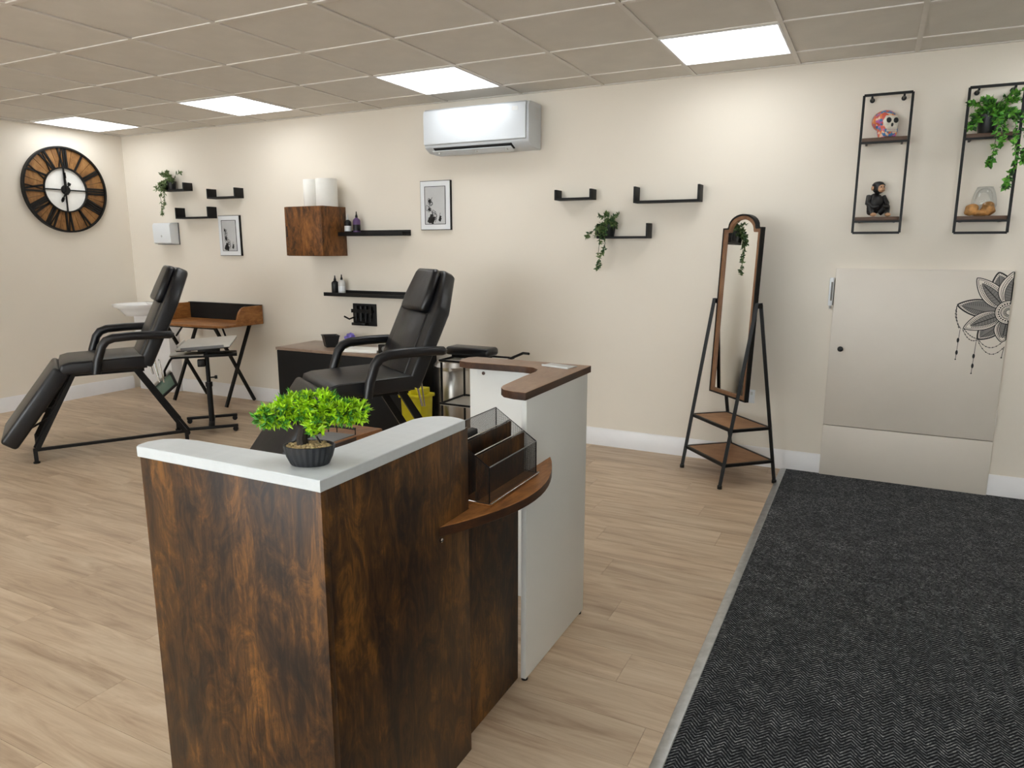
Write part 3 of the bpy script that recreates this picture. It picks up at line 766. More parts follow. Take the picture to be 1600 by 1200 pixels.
# ================================================================== trailing plants
def trailing_plant(name, label, loc, potr, poth, sprays, trails, mats, leaf=(.016, .009), dens=1.0, group=None):
    t = thing(name, label, 'plant', loc, group=group)
    obj('pot', lathe([(potr * .74, 0), (potr * .78, .003), (potr, poth - .004), (potr, poth), (potr * .92, poth), (potr * .88, poth - .012), (0, poth - .012)], 20), 'potblack', t)
    st = []; fol = [bmesh.new() for _ in mats]
    o = Vector((0, 0, poth - .012))
    def run(path, n):
        st.append(tube(path, [.0016] * (len(path) - 1) + [.0006], 5))
        seg = [(Vector(a), Vector(b)) for a, b in zip(path, path[1:])]
        for k in range(int(n * dens)):
            a, b = seg[k % len(seg)] if k % 4 else seg[-1]
            p = a.lerp(b, random.random()); d = (b - a).normalized() * .5 + rv(.9)
            bm = fol[min(int(random.random() ** 1.3 * len(fol)), len(fol) - 1)]
            s = random.uniform(.7, 1.25)
            add_leaf(bm, p, d, leaf[0] * s, leaf[1] * s)
    for (ex, ey, ez, n) in sprays:
        e = Vector((ex, ey, ez)); m = o.lerp(e, .5) + Vector((0, 0, .03)) + rv(.006)
        run([o, m, e], n)
    for path, n in trails:
        P = [o] + [Vector(q) for q in path]; Q = [P[0]]
        for a, b in zip(P, P[1:]):
            Q += [a.lerp(b, .5) + rv(.006), b]
        run(Q, n)
    obj('stems', J(*st), 'stem', t, kind='stuff')
    for f, mm in zip(fol, mats): obj('foliage', f, mm, t, smooth=0, kind='stuff')
    return t
random.seed(11)
sp = [(random.uniform(-.12, .11), random.uniform(-.07, .02), random.uniform(.05, .17), 16) for _ in range(16)] + [(random.uniform(-.12, -.02), -.085, random.uniform(-.03, .06), 14) for _ in range(6)]
trailing_plant('trailing_plant', 'grey-green trailing plant on the small shelf near the clock', (-5.875, YB - .055, 1.9195), .042, .075, sp,
               [([(-.06, -.06, .03), (-.08, -.07, -.06), (-.07, -.07, -.15), (-.075, -.07, -.22)], 44), ([(-.02, -.07, .03), (-.02, -.07, -.06), (-.03, -.07, -.14)], 30), ([(-.10, -.03, .06), (-.13, -.03, 0)], 20)],
               ['leaf_olive', 'leaf_pale'], (.028, .013), 1.7)
sp = [(random.uniform(-.09, .08), random.uniform(-.08, .02), random.uniform(.05, .15), 16) for _ in range(14)] + [(random.uniform(-.10, .0), -.085, random.uniform(-.02, .06), 14) for _ in range(6)]
trailing_plant('trailing_plant', 'olive-green trailing plant on the shelf near the mirror', (-1.618, YB - .055, 1.4695), .046, .078, sp,
               [([(-.03, -.07, .04), (-.04, -.075, -.06), (-.035, -.075, -.15), (-.05, -.075, -.215)], 50), ([(-.01, -.07, .04), (0, -.075, -.06), (-.02, -.075, -.12)], 30), ([(-.07, -.04, .06), (-.12, -.05, .02), (-.14, -.05, -.005)], 26)],
               ['leaf_olive', 'leaf_c'], (.026, .013), 1.8)

# ================================================================== framed prints
def frame_print(label, x0, x1, z0, z1, sd):
    w, h = (x1 - x0), (z1 - z0); t = thing('framed_print', label, 'picture', ((x0 + x1) / 2, YB, z0), group='framed flower prints')
    a = w / 2; y = -.022; b = .012
    obj('frame', J(box(-a, a, y, 0, 0, b), box(-a, a, y, 0, h - b, h), box(-a, -a + b, y, 0, b, h - b), box(a - b, a, y, 0, b, h - b)), 'blackmat', t, label='thin frame with dark sides')
    obj('mount', box(-a + .004, a - .004, y - .003, y - .0002, .004, h - .004), 'mat', t, label='wide white mount')
    m = .045
    pic = obj('print', box(-a + m, a - m, y - .0045, y - .0032, m, h - m), 'printgrey', t, label='grey print of a line-drawn flower stem')
    obj('print_border', J(box(-a + m - .004, -a + m, y - .006, y - .0031, m - .004, h - m + .004), box(a - m, a - m + .004, y - .006, y - .0031, m - .004, h - m + .004),
        box(-a + m, a - m, y - .006, y - .0031, m - .004, m), box(-a + m, a - m, y - .006, y - .0031, h - m, h - m + .004)), 'ink', t)
    rnd = random.Random(sd); pl = lambda p, q: (p, y - .0052, q)
    ln, fl = [], []
    L = -a + m; ww = w - 2 * m; hh = h - 2 * m
    stem = [(L + ww * (.30 + .10 * math.sin(k * .7)), m + hh * (.06 + .66 * k / 10)) for k in range(11)]
    ln.append(stem)
    for k in range(9):
        c = stem[1 + k]; r = ww * rnd.uniform(.05, .11); cx, cy = c[0] + rnd.uniform(-.5, .6) * ww * .2, c[1] + rnd.uniform(-.01, .01)
        ln.append([(cx + r * math.cos(q) * (1 + .25 * math.cos(3 * q)), cy + r * 1.2 * math.sin(q) * (1 + .25 * math.cos(3 * q))) for q in [2 * PI * i / 16 for i in range(17)]])
        if k % 4 == 0: fl.append([(cx + r * .75 * math.cos(q), cy + r * .9 * math.sin(q)) for q in [2 * PI * i / 10 for i in range(10)]])
    for cx, cy, r in ((.22, .10, .10), (.36, .07, .09), (.30, .20, .08), (.74, .12, .07), (.76, .18, .05)):
        X, Yy = L + ww * cx, m + hh * cy
        fl.append([(X + r * ww * math.cos(q) * (1 + .3 * math.sin(4 * q)), Yy + r * ww * 1.3 * math.sin(q)) for q in [2 * PI * i / 14 for i in range(14)]])
    ln += [[(L + ww * .74, m + hh * .10), (L + ww * .72, m + hh * .20), (L + ww * .76, m + hh * .30)], [(L + ww * .5, m + hh * .04), (L + ww * .56, m + hh * .16), (L + ww * .52, m + hh * .34)]]
    obj('drawing', J(strokes(ln, .0035, pl), fillpoly(fl, pl)), 'ink', pic, smooth=0)
frame_print('white framed flower print near the clock, below the black U-shaped shelves', -5.343, -5.080, 1.322, 1.677, 3)
frame_print('white framed flower print below the air conditioner', -3.148, -2.880, 1.527, 1.890, 5)

# ================================================================== paper towel dispenser
pd = thing('towel_dispenser', 'white paper towel dispenser on the wall left of the hanging shelves', 'dispenser', (-6.015, YB, 1.425))
obj('body', prism([(0, 0), (-.085, .004), (-.100, .015), (-.104, .175), (-.09, .195), (0, .195)], -.12, .12, 'x', .006, 2), 'plastic', pd)
obj('back_plate', box(-.124, .124, -.012, -.001, -.004, .199), 'grey', pd)
obj('lock', xf(lathe([(.009, 0), (.009, .004), (0, .005)], 14), T(0, -.103, .075) @ Matrix.Rotation(PI / 2, 4, 'X')), 'plasticgrey', pd)
obj('slot', box(-.09, .09, -.08, -.02, -.003, .002), 'grey', pd)

# ================================================================== wall cabinet, paper rolls, ledges, bottles
cb = thing('wall_cabinet', 'small rustic brown wall cabinet carrying two white paper rolls', 'cabinet', (-4.088, YB, 1.328))
obj('body', box(-.193, .193, -.272, 0, 0, .389, .001), 'rustic_cab', cb)
dr = obj('door', box(-.190, .190, -.291, -.273, .003, .386, .0015), 'rustic_cab', cb)
obj('finger_slot', box(-.180, -.168, -.2925, -.2905, .15, .235), 'ink', dr)
for k, (x, lab) in enumerate(((-4.135, 'white paper roll standing at the left end of the wall cabinet'), (-3.975, 'wider white paper roll standing at the right end of the wall cabinet'))):
    r = .062 if k == 0 else .085
    t = thing('paper_roll', lab, 'paper roll', (x, YB - .125, 1.7175), group='paper rolls on the wall cabinet')
    obj('roll', lathe([(r * .97, 0), (r, .004), (r, .212), (r * .97, .216), (.022, .216), (.022, .06), (0, .06)], 32), 'paper', t, smooth=50)
    obj('core', lathe([(.0215, .061), (.0215, .2165), (.019, .2165), (.019, .062), (0, .062)], 20), 'drift', t)
def ledge(label, x0, x1, z0):
    t = thing('picture_ledge', label, 'shelf', ((x0 + x1) / 2, YB, z0), group='long black wall ledges'); w = (x1 - x0) / 2
    obj('board', box(-w, w, -.115, 0, 0, .016, .001), 'blackmat', t)
    obj('front_lip', box(-w, w, -.125, -.1155, 0, .030, .001), 'blackmat', t)
    obj('back_strip', box(-w, w, -.012, 0, .0165, .045, .001), 'blackmat', t)
ledge('long black wall ledge beside the brown cabinet', -3.880, -3.258, 1.486)
ledge('long black wall ledge below the brown cabinet', -4.060, -3.250, 1.002)
def bottle(label, loc, r, h, prof, mats, group, dot=False):
    t = thing('bottle', label, 'bottle', loc, group=group)
    obj('bottle_body', lathe([(r * .92, 0), (r, .004), (r, h * .58), (r * .9, h * .64), (r * .35, h * .72), (0, h * .72)], 20), mats[0], t)
    obj('cap', lathe([(r * .36, h * .722), (r * .36, h * .80), (r * .2, h * .86), (r * .12, h), (0, h)], 14), mats[1], t)
    if mats[2]: obj('bottle_label', lathe([(r * 1.012, h * .14), (r * 1.02, h * .15), (r * 1.02, h * .40), (r * 1.012, h * .41)], 20), mats[2], t)
    return t
gq = 'bottles on the black wall ledges'
bottle('dark bottle with silver cap beside the brown wall cabinet', (-3.825, YB - .065, 1.5025), .028, .155, 0, ['blackplastic', 'plasticgrey', 'plastic'], gq)
bottle('purple bottle with black nozzle on the upper ledge', (-3.735, YB - .065, 1.5025), .029, .175, 0, ['purple', 'blackplastic', 'blackplastic'], gq)
bottle('black bottle on the lower ledge', (-3.985, YB - .065, 1.0185), .030, .150, 0, ['blackplastic', 'blackplastic', None], gq)
bottle('clear white bottle with dark cap on the lower ledge', (-3.915, YB - .065, 1.0185), .029, .160, 0, ['plasticgrey', 'blackplastic', 'plastic'], gq)
# black wall rack under the lower ledge
gh = thing('wall_rack', 'black wall rack holding tools below the lower ledge', 'rack', (-3.735, YB, .758))
obj('backboard', box(-.118, .118, -.012, 0, 0, .182, .001), 'blackmat', gh)
obj('cup_rail', J(box(-.10, .10, -.055, -.0125, .115, .123), box(-.10, .10, -.058, -.053, .11, .14)), 'black', gh)
for k, x in enumerate((-.07, -.02, .03, .075)):
    obj('tool', J(tube([(x, -.034, .06), (x + .004, -.034, .165)], .012, 10), tube([(x, -.034, .04), (x, -.034, .06)], .006, 8)), 'blackplastic' if k != 1 else 'leather', gh)
obj('hook', tube([(-.10, -.0125, .07), (-.12, -.06, .055), (-.15, -.09, .08)], .007, 8), 'black', gh)
obj('lower_tray', box(-.10, .04, -.06, -.0125, .006, .028, .002), 'blackplastic', gh)

# ================================================================== low black cabinet and what stands on it
lc = thing('low_cabinet', 'low black cabinet with greyish-brown top against the wall behind the right chair', 'cabinet', (-3.63, 4.43, 0))
obj('top', box(-.625, .625, -.235, .225, .588, .610, .001), 'topbeige', lc, label='greyish-brown top')
obj('body', box(-.615, .615, -.218, .22, .03, .5875), 'blackmat', lc)
obj('front_panel', box(-.612, .612, -.234, -.2185, .031, .586, .001), 'blackmat', lc)
obj('plinth', box(-.60, .60, -.20, .21, 0, .0295), 'blackplastic', lc)
bk = thing('basket', 'small black open basket on the low cabinet', 'basket', (-3.86, 4.40, .6105))
obj('shell', lathe([(.052, 0), (.055, .003), (.075, .088), (.075, .092), (.070, .092), (.051, .008), (0, .008)], 4, 1.25, .95), 'blackplastic', bk, smooth=0)
obj('rim', J(*[tube([(.096 * math.cos(PI / 2 * k), .073 * math.sin(PI / 2 * k), .092), (.096 * math.cos(PI / 2 * (k + 1)), .073 * math.sin(PI / 2 * (k + 1)), .092)], .004, 6) for k in range(4)]), 'black', bk)
fw = thing('flower_posy', 'violet posy next to the black basket on the low cabinet', 'flowers', (-3.69, 4.43, .6105))
obj('vase', lathe([(.022, 0), (.026, .03), (.020, .06), (.018, .06), (.0, .012)], 18), 'plastic', fw)
obj('blooms', J(*[ball((random.uniform(-.03, .03), random.uniform(-.03, .03), .085 + random.uniform(-.015, .02)), .014, 8, 6) for _ in range(14)]), 'violet', fw)
pp = obj('paper_stack', J(box(-.14, .14, -.09, .09, 0, .012, .001), box(-.135, .142, -.085, .094, .0121, .02, .001)), 'paper'); pp.location = (-3.46, 4.33, .6105); pp.rotation_euler = (0, 0, .2)
tag(pp, 'stack of white papers on the low cabinet', 'paper')
pw = thing('power_supply', 'black boxed power unit on the low cabinet beside the white papers', 'device', (-3.20, 4.33, .6105))
obj('case', box(-.09, .09, -.06, .06, 0, .07, .006), 'blackplastic', pw); obj('dial', xf(lathe([(.018, 0), (.018, .012), (0, .013)], 16), T(-.03, -.06, .04) @ Matrix.Rotation(PI / 2, 4, 'X')), 'grey', pw)

# ================================================================== trolley, bin, sharps box behind the right chair
tr = thing('trolley', 'small black-rimmed trolley with pale trays between right chair and desk', 'trolley', (-2.36, 4.14, 0))
for z, mt_, hh_ in ((.64, 'trayw', .016), (.345, 'trayw', .016)):
    y_ = obj('tray', box(-.20, .20, -.16, .16, z, z + .006, .001), mt_, tr)
    obj('tray_rim', J(*[tube([a, b], .007, 6) for a, b in zip([(-.2, -.16, z + .012), (.2, -.16, z + .012), (.2, .16, z + .012), (-.2, .16, z + .012)], [(.2, -.16, z + .012), (.2, .16, z + .012), (-.2, .16, z + .012), (-.2, -.16, z + .012)])]), 'black', y_)
for sx in (-1, 1):
    for sy in (-1, 1):
        l = obj('post', tube([(sx * .19, sy * .15, .045), (sx * .19, sy * .15, .655)], .008, 8), 'black', tr)
        obj('caster', xf(lathe([(.019, -.009), (.022, -.005), (.022, .005), (.019, .009)], 14), T(sx * .19, sy * .15, .0222) @ Matrix.Rotation(PI / 2, 4, 'X')), 'blackplastic', l)
obj('handle', tube([(.2, .10, .655), (.30, .10, .70), (.36, .06, .705)], .009, 8), 'black', tr)
ar = thing('arm_cushion', 'black padded arm cushion lying on the trolley beside the right chair', 'cushion', (-2.40, 4.14, .6605))
obj('pad', box(-.17, .17, -.075, .075, .018, .075, .022, 4), 'leather', ar, smooth=60); obj('base', box(-.13, .13, -.05, .05, 0, .0175), 'black', ar)
bn = thing('waste_bin', 'tall brushed steel waste bin behind the right treatment chair', 'bin', (-2.76, 4.50, 0))
obj('drum', lathe([(.150, 0), (.155, .01), (.155, .50), (.152, .505), (0, .505)], 40), 'steel', bn)
obj('lid', lathe([(.157, .506), (.158, .53), (.13, .565), (.06, .58), (0, .582)], 40), 'steel', bn)
obj('base_ring', lathe([(.160, .0), (.160, .028), (.156, .03)], 40), 'blackplastic', bn)
yb = thing('sharps_box', 'yellow lidded waste box behind the right treatment chair', 'box', (-2.815, 4.075, 0))
obj('tub', prism([(-.07, 0), (.07, 0), (.085, .36), (-.085, .36)], -.075, .075, 'y', .006, 2), 'yellow', yb)
obj('lid', box(-.098, .098, -.088, .088, .3605, .385, .006), 'yellow', yb); obj('flap', box(-.02, .08, -.05, .05, .3855, .43, .006), 'yellow', yb)
yc = thing('yellow_bag', 'narrow yellow bag hanging by the left end of the low cabinet', 'bag', (-4.285, 4.38, .27))
obj('sack', prism([(-.022, 0), (.020, .01), (.018, .26), (-.014, .28)], -.10, .10, 'y', .008, 2), 'yellow', yc); obj('tie', tube([(0, -.02, .28), (0, 0, .32), (0, .02, .28)], .004, 6), 'yellow', yc)
obj('pedal', J(box(-.05, .05, -.235, -.15, .018, .030, .004), box(-.06, .06, -.245, -.215, .014, .034, .006)), 'chrome', bn)

# ---------------------------------------------------------------- little side table inside the reception bay
sd_ = thing('side_table', 'small brown side table with a wire tray behind the bonsai', 'side table', (-1.76, 1.98, 0))
def S(pts): return [(x + 1.76, y - 1.98) for x, y in pts]
obj('tabletop', prism(S([(-1.886, 2.114), (-1.625, 2.118), (-1.640, 2.0), (-1.652, 1.845), (-1.690, 1.825), (-1.722, 1.862)]), .695, .720, 'z', .002, 1), 'rustic_y', sd_)
obj('edge_band', bar((.108, .12, .7065), (.1075, -.12, .7065), .011), 'rustic_edge', sd_)
obj('column', tube([(0, 0, .02), (0, 0, .694)], .016, 12), 'black', sd_)
obj('base', lathe([(.13, 0), (.13, .012), (.03, .022), (0, .022)], 24), 'black', sd_)
wt = thing('wire_tray', 'black wire paper tray on the small brown side table', 'tray', (-1.70, 1.93, .7205))
tp = [(-.075, -.06, .022), (-.085, .02, .022), (-.070, .052, .022), (-.04, .064, .022), (.045, .066, .022)]
obj('rim', tube(tp, .005, 8), 'black', wt)
obj('mesh_floor', prism([(-.07, -.06), (-.08, .02), (-.06, .05), (.045, .062), (.04, -.06)], 0, .002, 'z'), 'grey', wt)
obj('mesh_wall', J(*[tube([(p[0], p[1], 0), (p[0], p[1], .022)], .002, 6) for p in tp]), 'black', wt)

# ================================================================== air conditioner
ac = thing('air_conditioner', 'white wall-mounted air conditioner under the ceiling', 'air conditioner', (-2.563, YB, 2.062))
prof = [(0, 0), (-.14, .004), (-.195, .030), (-.205, .045), (-.205, .270), (-.19, .292), (-.16, .300), (0, .300)]
obj('casing', prism(prof, -.417, .417, 'x', .010, 2), 'acwhite', ac)
obj('front_panel', prism([(-.2055, .052), (-.219, .058), (-.222, .075), (-.222, .26), (-.214, .285), (-.19, .298), (-.2055, .27)], -.412, .400, 'x', .004, 2), 'acwhite', ac)
obj('air_slot', prism([(-.142, .002), (-.197, .028), (-.199, .044), (-.150, .012)], -.345, .285, 'x'), 'ink', ac)
lv = obj('louvre', prism([(-.150, -.014), (-.205, .008), (-.207, .014), (-.150, -.008)], -.350, .285, 'x', .002, 1), 'acwhite', ac)
obj('louvre_hinge', J(*[box(x - .006, x + .006, -.19, -.16, -.008, .014) for x in (-.30, 0, .24)]), 'plasticgrey', lv)
obj('side_vent', J(*[box(.4172, .4185, -.10, -.03, .19 + .014 * k, .196 + .014 * k) for k in range(6)]), 'plasticgrey', ac)
obj('status_window', box(.30, .345, -.2232, -.222, .236, .262), 'plasticgrey', ac)

# ================================================================== standing mirror
fl, frr, br, bl = Vector((-1.007, 4.428, 0)), Vector((-.709, 4.110, 0)), Vector((-.437, 4.369, 0)), Vector((-.735, 4.665, 0))
mr = thing('standing_mirror', 'tall arched standing mirror in a black A-frame with two wooden shelves', 'mirror', (-.72, 4.40, 0))
O = Vector((-.72, 4.40, 0))
PLv, PRv = (fl + bl) / 2 + Vector((0, 0, 1.07)), (frr + br) / 2 + Vector((0, 0, 1.07))
def lerpz(foot, piv, z): return foot.lerp(piv, z / 1.07)
ztop = Vector((0, 0, 1.07))
ax = (PRv - PLv).normalized(); nm = Vector((ax.y, -ax.x, 0))
for foot, piv, s in ((fl, PLv, 1), (bl, PLv, -1), (frr, PRv, 1), (br, PRv, -1)):
    tp_ = piv + nm * (.012 * s)
    l = obj('leg', bar(foot - O + Vector((0, 0, .012)), tp_ - O + Vector((0, 0, .015)), .0095), 'black', mr)
    obj('foot_cap', tube([foot - O, foot - O + Vector((0, 0, .02))], .014, 10), 'blackplastic', l)
for z in (.138, .345):
    c = [lerpz(f, p, z) - O for f, p in ((fl, PLv), (frr, PRv), (br, PRv), (bl, PLv))]
    obj('shelf', prism([(v.x, v.y) for v in c], z - .006, z + .006, 'z'), 'shelfwood', mr)
    for a, b in zip(c, c[1:] + c[:1]):
        obj('shelf_rail', bar((a.x, a.y, z), (b.x, b.y, z), .0085), 'black', mr)
# mirror panel in local (p across, q up) then tilted about the pivot axis
cen = (PLv + PRv) / 2 - O
tilt = math.radians(2.2)
evm = (Vector((0, 0, 1)) * math.cos(tilt) - nm * math.sin(tilt)).normalized(); nmm = ax.cross(evm).normalized()
if nmm.dot(nm) < 0: nmm = -nmm
fm = frame(cen, ax, evm, nmm)
def outline(o):
    hw_ = .187 - o; base = -.567 + o; shd = .440 - o * .9; arch = .518 - o; k = .135 - o * .75
    pts = [(-hw_, base), (hw_, base), (hw_, shd), (k + .006, shd), (k, shd + .008)]
    n = 14
    for i in range(1, n):
        a = PI * i / n; pts.append((k * math.cos(a), shd + .008 + (arch - shd - .008) * math.sin(a)))
    pts += [(-k, shd + .008), (-k - .006, shd), (-hw_, shd)]
    return pts
def ring2(o0, o1, h0, h1):
    A, B = outline(o0), outline(o1); n = len(A); bm = bmesh.new()
    va = [[bm.verts.new((*p, h)) for p in P] for P, h in ((A, h0), (A, h1), (B, h1), (B, h0))]
    for r in range(4):
        p, q = va[r], va[(r + 1) % 4]
        for i in range(n): bm.faces.new((p[i], p[(i + 1) % n], q[(i + 1) % n], q[i]))
    bmesh.ops.recalc_face_normals(bm, faces=bm.faces); return bm
obj('outer_frame', xf(ring2(0, .010, -.014, .012), fm), 'black', mr)
obj('wooden_frame', xf(ring2(.0102, .030, -.010, .010), fm), 'mirwood', mr)
obj('glass', xf(prism(outline(.0302), -.006, .0, 'z'), fm), 'mirror', mr, smooth=0, label='mirror glass')
obj('back_board', xf(prism(outline(.011), -.013, -.0105, 'z'), fm), 'blackmat', mr, smooth=0)
for s, pv in ((-1, PLv), (1, PRv)):
    obj('pivot', tube([pv - O - ax * .016 * 1, pv - O + ax * .016], .016, 12), 'blackplastic', mr)

# wall socket behind the mirror
so = thing('wall_socket', 'white wall socket low down behind the standing mirror', 'socket', (-.665, YB, .41))
obj('plate', box(-.043, .043, -.009, 0, 0, .088, .003), 'plastic', so); obj('switch', J(box(-.03, -.015, -.012, -.0092, .055, .075), box(.015, .03, -.012, -.0092, .055, .075)), 'plasticgrey', so)

# ================================================================== wire-frame wall shelves (right) and what stands on them
def frame_shelf(label, x0, x1, z0, z1, zs, group):
    t = thing('wire_frame_shelf', label, 'shelf', ((x0 + x1) / 2, YB, z0), group=group)
    w = (x1 - x0) / 2; h = z1 - z0; y = -.106; r = .0065
    for nme, a, b in (('frame_upright', (-w, y, 0), (-w, y, h)), ('frame_upright', (w, y, 0), (w, y, h)), ('frame_rail', (-w, y, h), (w, y, h)), ('frame_rail', (-w, y, 0), (w, y, 0))):
        obj(nme, bar(a, b, r), 'black', t)
    for s in (-1, 1):
        obj('standoff', J(tube([(s * w * .66, y, h - .012), (s * w * .66, 0, h - .012)], .006, 8), xf(lathe([(.013, 0), (.013, .006), (0, .007)], 12), T(s * w * .66, -.004, h - .012) @ Matrix.Rotation(PI / 2, 4, 'X')), bar((s * w * .66, y, h), (s * w * .66, y, h - .018), .005)), 'black', t)
    for z in zs:
        b = obj('shelf_board', box(-w + .007, w - .007, -.104, -.004, z - z0 - .020, z - z0, .001), 'walnut', t)
        obj('shelf_bracket', J(bar((-w, y, z - z0 - .026), (w, y, z - z0 - .026), .0055), bar((-w + .03, y, z - z0 - .026), (-w + .03, 0, z - z0 - .026), .005), bar((w - .03, y, z - z0 - .026), (w - .03, 0, z - z0 - .026), .005)), 'black', b)
    return t
frame_shelf('black wire-frame wall shelf holding a painted skull and a monkey figure', -.136, .101, 1.478, 2.220, (1.995, 1.566), 'black wire-frame wall shelves')
frame_shelf('black wire-frame wall shelf at the right edge holding a plant', .361, .602, 1.474, 2.216, (1.985, 1.562), 'black wire-frame wall shelves')

# painted skull
sk = thing('skull_ornament', 'colourful painted skull ornament on the left wire-frame shelf', 'skull', (-.020, YB - .058, 1.9955), math.radians(35))
bm = ball((0, .010, .092), (.060, .070, .058), 28, 20)
for v in bm.verts:
    if v.co.y < 0 and v.co.z < .075: v.co.x *= .82
    if v.co.y < -.02: v.co.y = -.02 + (v.co.y + .02) * .85
cr = obj('cranium', bm, 'skull', sk, smooth=80)
obj('jaw', prism([(-.034, .0), (.034, .0), (.044, .03), (.042, .062), (-.042, .062), (-.044, .03)], -.058, .012, 'y', .012, 3), 'skull', sk, smooth=60)
obj('face', prism([(-.038, .038), (.038, .038), (.045, .085), (.03, .112), (-.03, .112), (-.045, .085)], -.060, -.036, 'y', .010, 3), 'bone', sk, smooth=60)
for s in (-1, 1): obj('eye_socket', ball((s * .021, -.058, .086), (.0155, .008, .015), 16, 10), 'ink', sk)
obj('nose_hollow', ball((0, -.060, .062), (.007, .005, .010), 12, 8), 'ink', sk)
th = [box(-.030 + .0076 * k, -.030 + .0076 * k + .0066, -.064, -.056, z0, z0 + .011, .002) for k in range(8) for z0 in (.026, .0385)]
obj('teeth', J(*th), 'bone', sk)
# monkey figure
mk = thing('monkey_figure', 'seated monkey figurine in black on the left wire-frame shelf', 'figurine', (-.030, YB - .058, 1.5665), math.radians(30))
bm = J(ball((0, .008, .075), (.046, .036, .058), 20, 14))
obj('body', bm, 'blackfur', mk, smooth=80)
obj('head', J(ball((.004, -.008, .160), (.031, .032, .034), 20, 14)), 'blackfur', mk, smooth=80)
fc = obj('face', J(ball((.006, -.032, .156), (.020, .014, .023), 16, 12), ball((.006, -.042, .146), (.014, .013, .011), 14, 10)), 'skin', mk, smooth=80)
obj('eyes', J(*[ball((.006 + s * .008, -.045, .163), .0032, 8, 6) for s in (-1, 1)]), 'ink', fc); obj('mouth', box(-.004, .016, -.0556, -.0535, .1432, .1448), 'ink', fc)
obj('cap', J(ball((.004, -.004, .178), (.030, .032, .018), 18, 10), xf(ringbm(.026, .0335, -.006, .006, 24), T(.004, -.006, .174) @ Matrix.Rotation(PI / 2, 4, 'Y'))), 'blackfur', mk, smooth=80)
for s in (-1, 1):
    obj('ear', ball((.004 + s * .033, -.004, .158), (.006, .010, .013), 10, 8), 'skin', mk, smooth=80)
    obj('arm', tube([(s * .040, .004, .115), (s * .056, -.014, .075), (s * .040, -.044, .055), (s * .012, -.052, .056)], [.015, .014, .011, .009], 10), 'blackfur', mk, smooth=80)
    obj('leg', tube([(s * .025, .0, .028), (s * .050, -.034, .050), (s * .044, -.048, .016)], [.022, .018, .012], 10), 'blackfur', mk, smooth=80)
    obj('foot', ball((s * .042, -.058, .011), (.014, .022, .011), 12, 8), 'skin', mk, smooth=80)
# plant on the right shelf
random.seed(23)
sp = [(random.uniform(-.10, .15), random.uniform(-.09, .03), random.uniform(.02, .20), 22) for _ in range(34)]
trailing_plant('potted_plant', 'lush bright green trailing plant at the right edge of the picture', (.462, YB - .056, 1.9855), .052, .095, sp,
               [([(.03, -.10, .07), (.035, -.105, -.03), (.03, -.105, -.10), (.015, -.105, -.165)], 70), ([(.10, -.10, .08), (.12, -.105, -.05), (.13, -.11, -.15), (.115, -.11, -.23), (.10, -.11, -.28)], 110),
                ([(.14, -.09, .08), (.17, -.10, -.05), (.16, -.10, -.16)], 60), ([(.06, -.10, .08), (.07, -.105, 0), (.06, -.105, -.07)], 50)],
               ['leaf_plant', 'leaf_b', 'leaf_c'], (.028, .017), 1.7)
# glass vase on driftwood
gv = thing('driftwood_vase', 'clear glass vase on a piece of driftwood on the right wire-frame shelf', 'vase', (.475, YB - .058, 1.5625))
bm = J(ball((-.040, -.012, .032), (.034, .030, .030), 16, 12), ball((.034, -.010, .036), (.034, .032, .036), 16, 12), ball((0, -.01, .016), (.05, .03, .015), 16, 10))
for v in bm.verts:
    v.co += Vector((math.sin(v.co.z * 160 + v.co.x * 60), math.sin(v.co.x * 140), math.sin(v.co.y * 150 + v.co.x * 90))) * .0035
    v.co.z = max(v.co.z, 0)
obj('driftwood', bm, 'drift', gv, smooth=60)
obj('glass_bowl', xf(lathe([(.030, .002), (.050, .010), (.060, .035), (.057, .065), (.048, .100), (.036, .130)], 32), T(.014, .012, .022)), 'jarglass', gv, smooth=70)

# ================================================================== wall cupboard with painted mandala
cx0, cx1, cz1 = -.205, .672, 1.270
cu = thing('wall_cupboard', 'cream painted cupboard door with a black mandala design, set in the wall', 'cupboard', ((cx0 + cx1) / 2, YB, 0))
cw = (cx1 - cx0) / 2; zs = .322
obj('gap_shade_board', box(-cw + .012, cw - .012, -.010, 0, .0075, cz1 - .008), 'blackmat', cu)  # black board added so the door gaps read dark, shade put into colour
for x_ in (-cw - .004, cw - .0115): obj('surround', box(x_, x_ + .0155, -.0102, 0, .006, cz1 + .006), 'cup', cu)
obj('surround', box(-cw + .0118, cw - .0118, -.0102, 0, cz1 - .0075, cz1 + .006), 'cup', cu)
dr = obj('door', box(-cw, cw, -.030, -.0105, zs + .0035, cz1, .001), 'cup', cu)
obj('lower_panel', box(-cw - .002, cw + .001, -.032, -.0105, .0065, zs - .001, .001), 'cup', cu)
obj('knob', xf(lathe([(.007, 0), (.007, .016), (.015, .022), (.016, .030), (.010, .036), (0, .037)], 20), T(-.147 - (cx0 + cx1) / 2, -.030, .800) @ Matrix.Rotation(PI / 2, 4, 'X')), 'blackplastic', dr)
obj('hinge', J(box(cw - .002, cw + .006, -.034, -.020, .42, .50)), 'cup', dr)
mid = (cx0 + cx1) / 2
Cn = Vector((.668, 1.050)); XM = cx1 - .002
def clip(pts): return [(min(p, XM), min(q, cz1 - .003)) for p, q in pts]
def disc(x, y, r, ry=None, n=8): return [(x + r * math.cos(2 * PI * j / n), y + (ry or r) * math.sin(2 * PI * j / n)) for j in range(n)]
INK, PAINT, GREY = [], [], []          # (bmesh) layers, each a hair proud of the one below
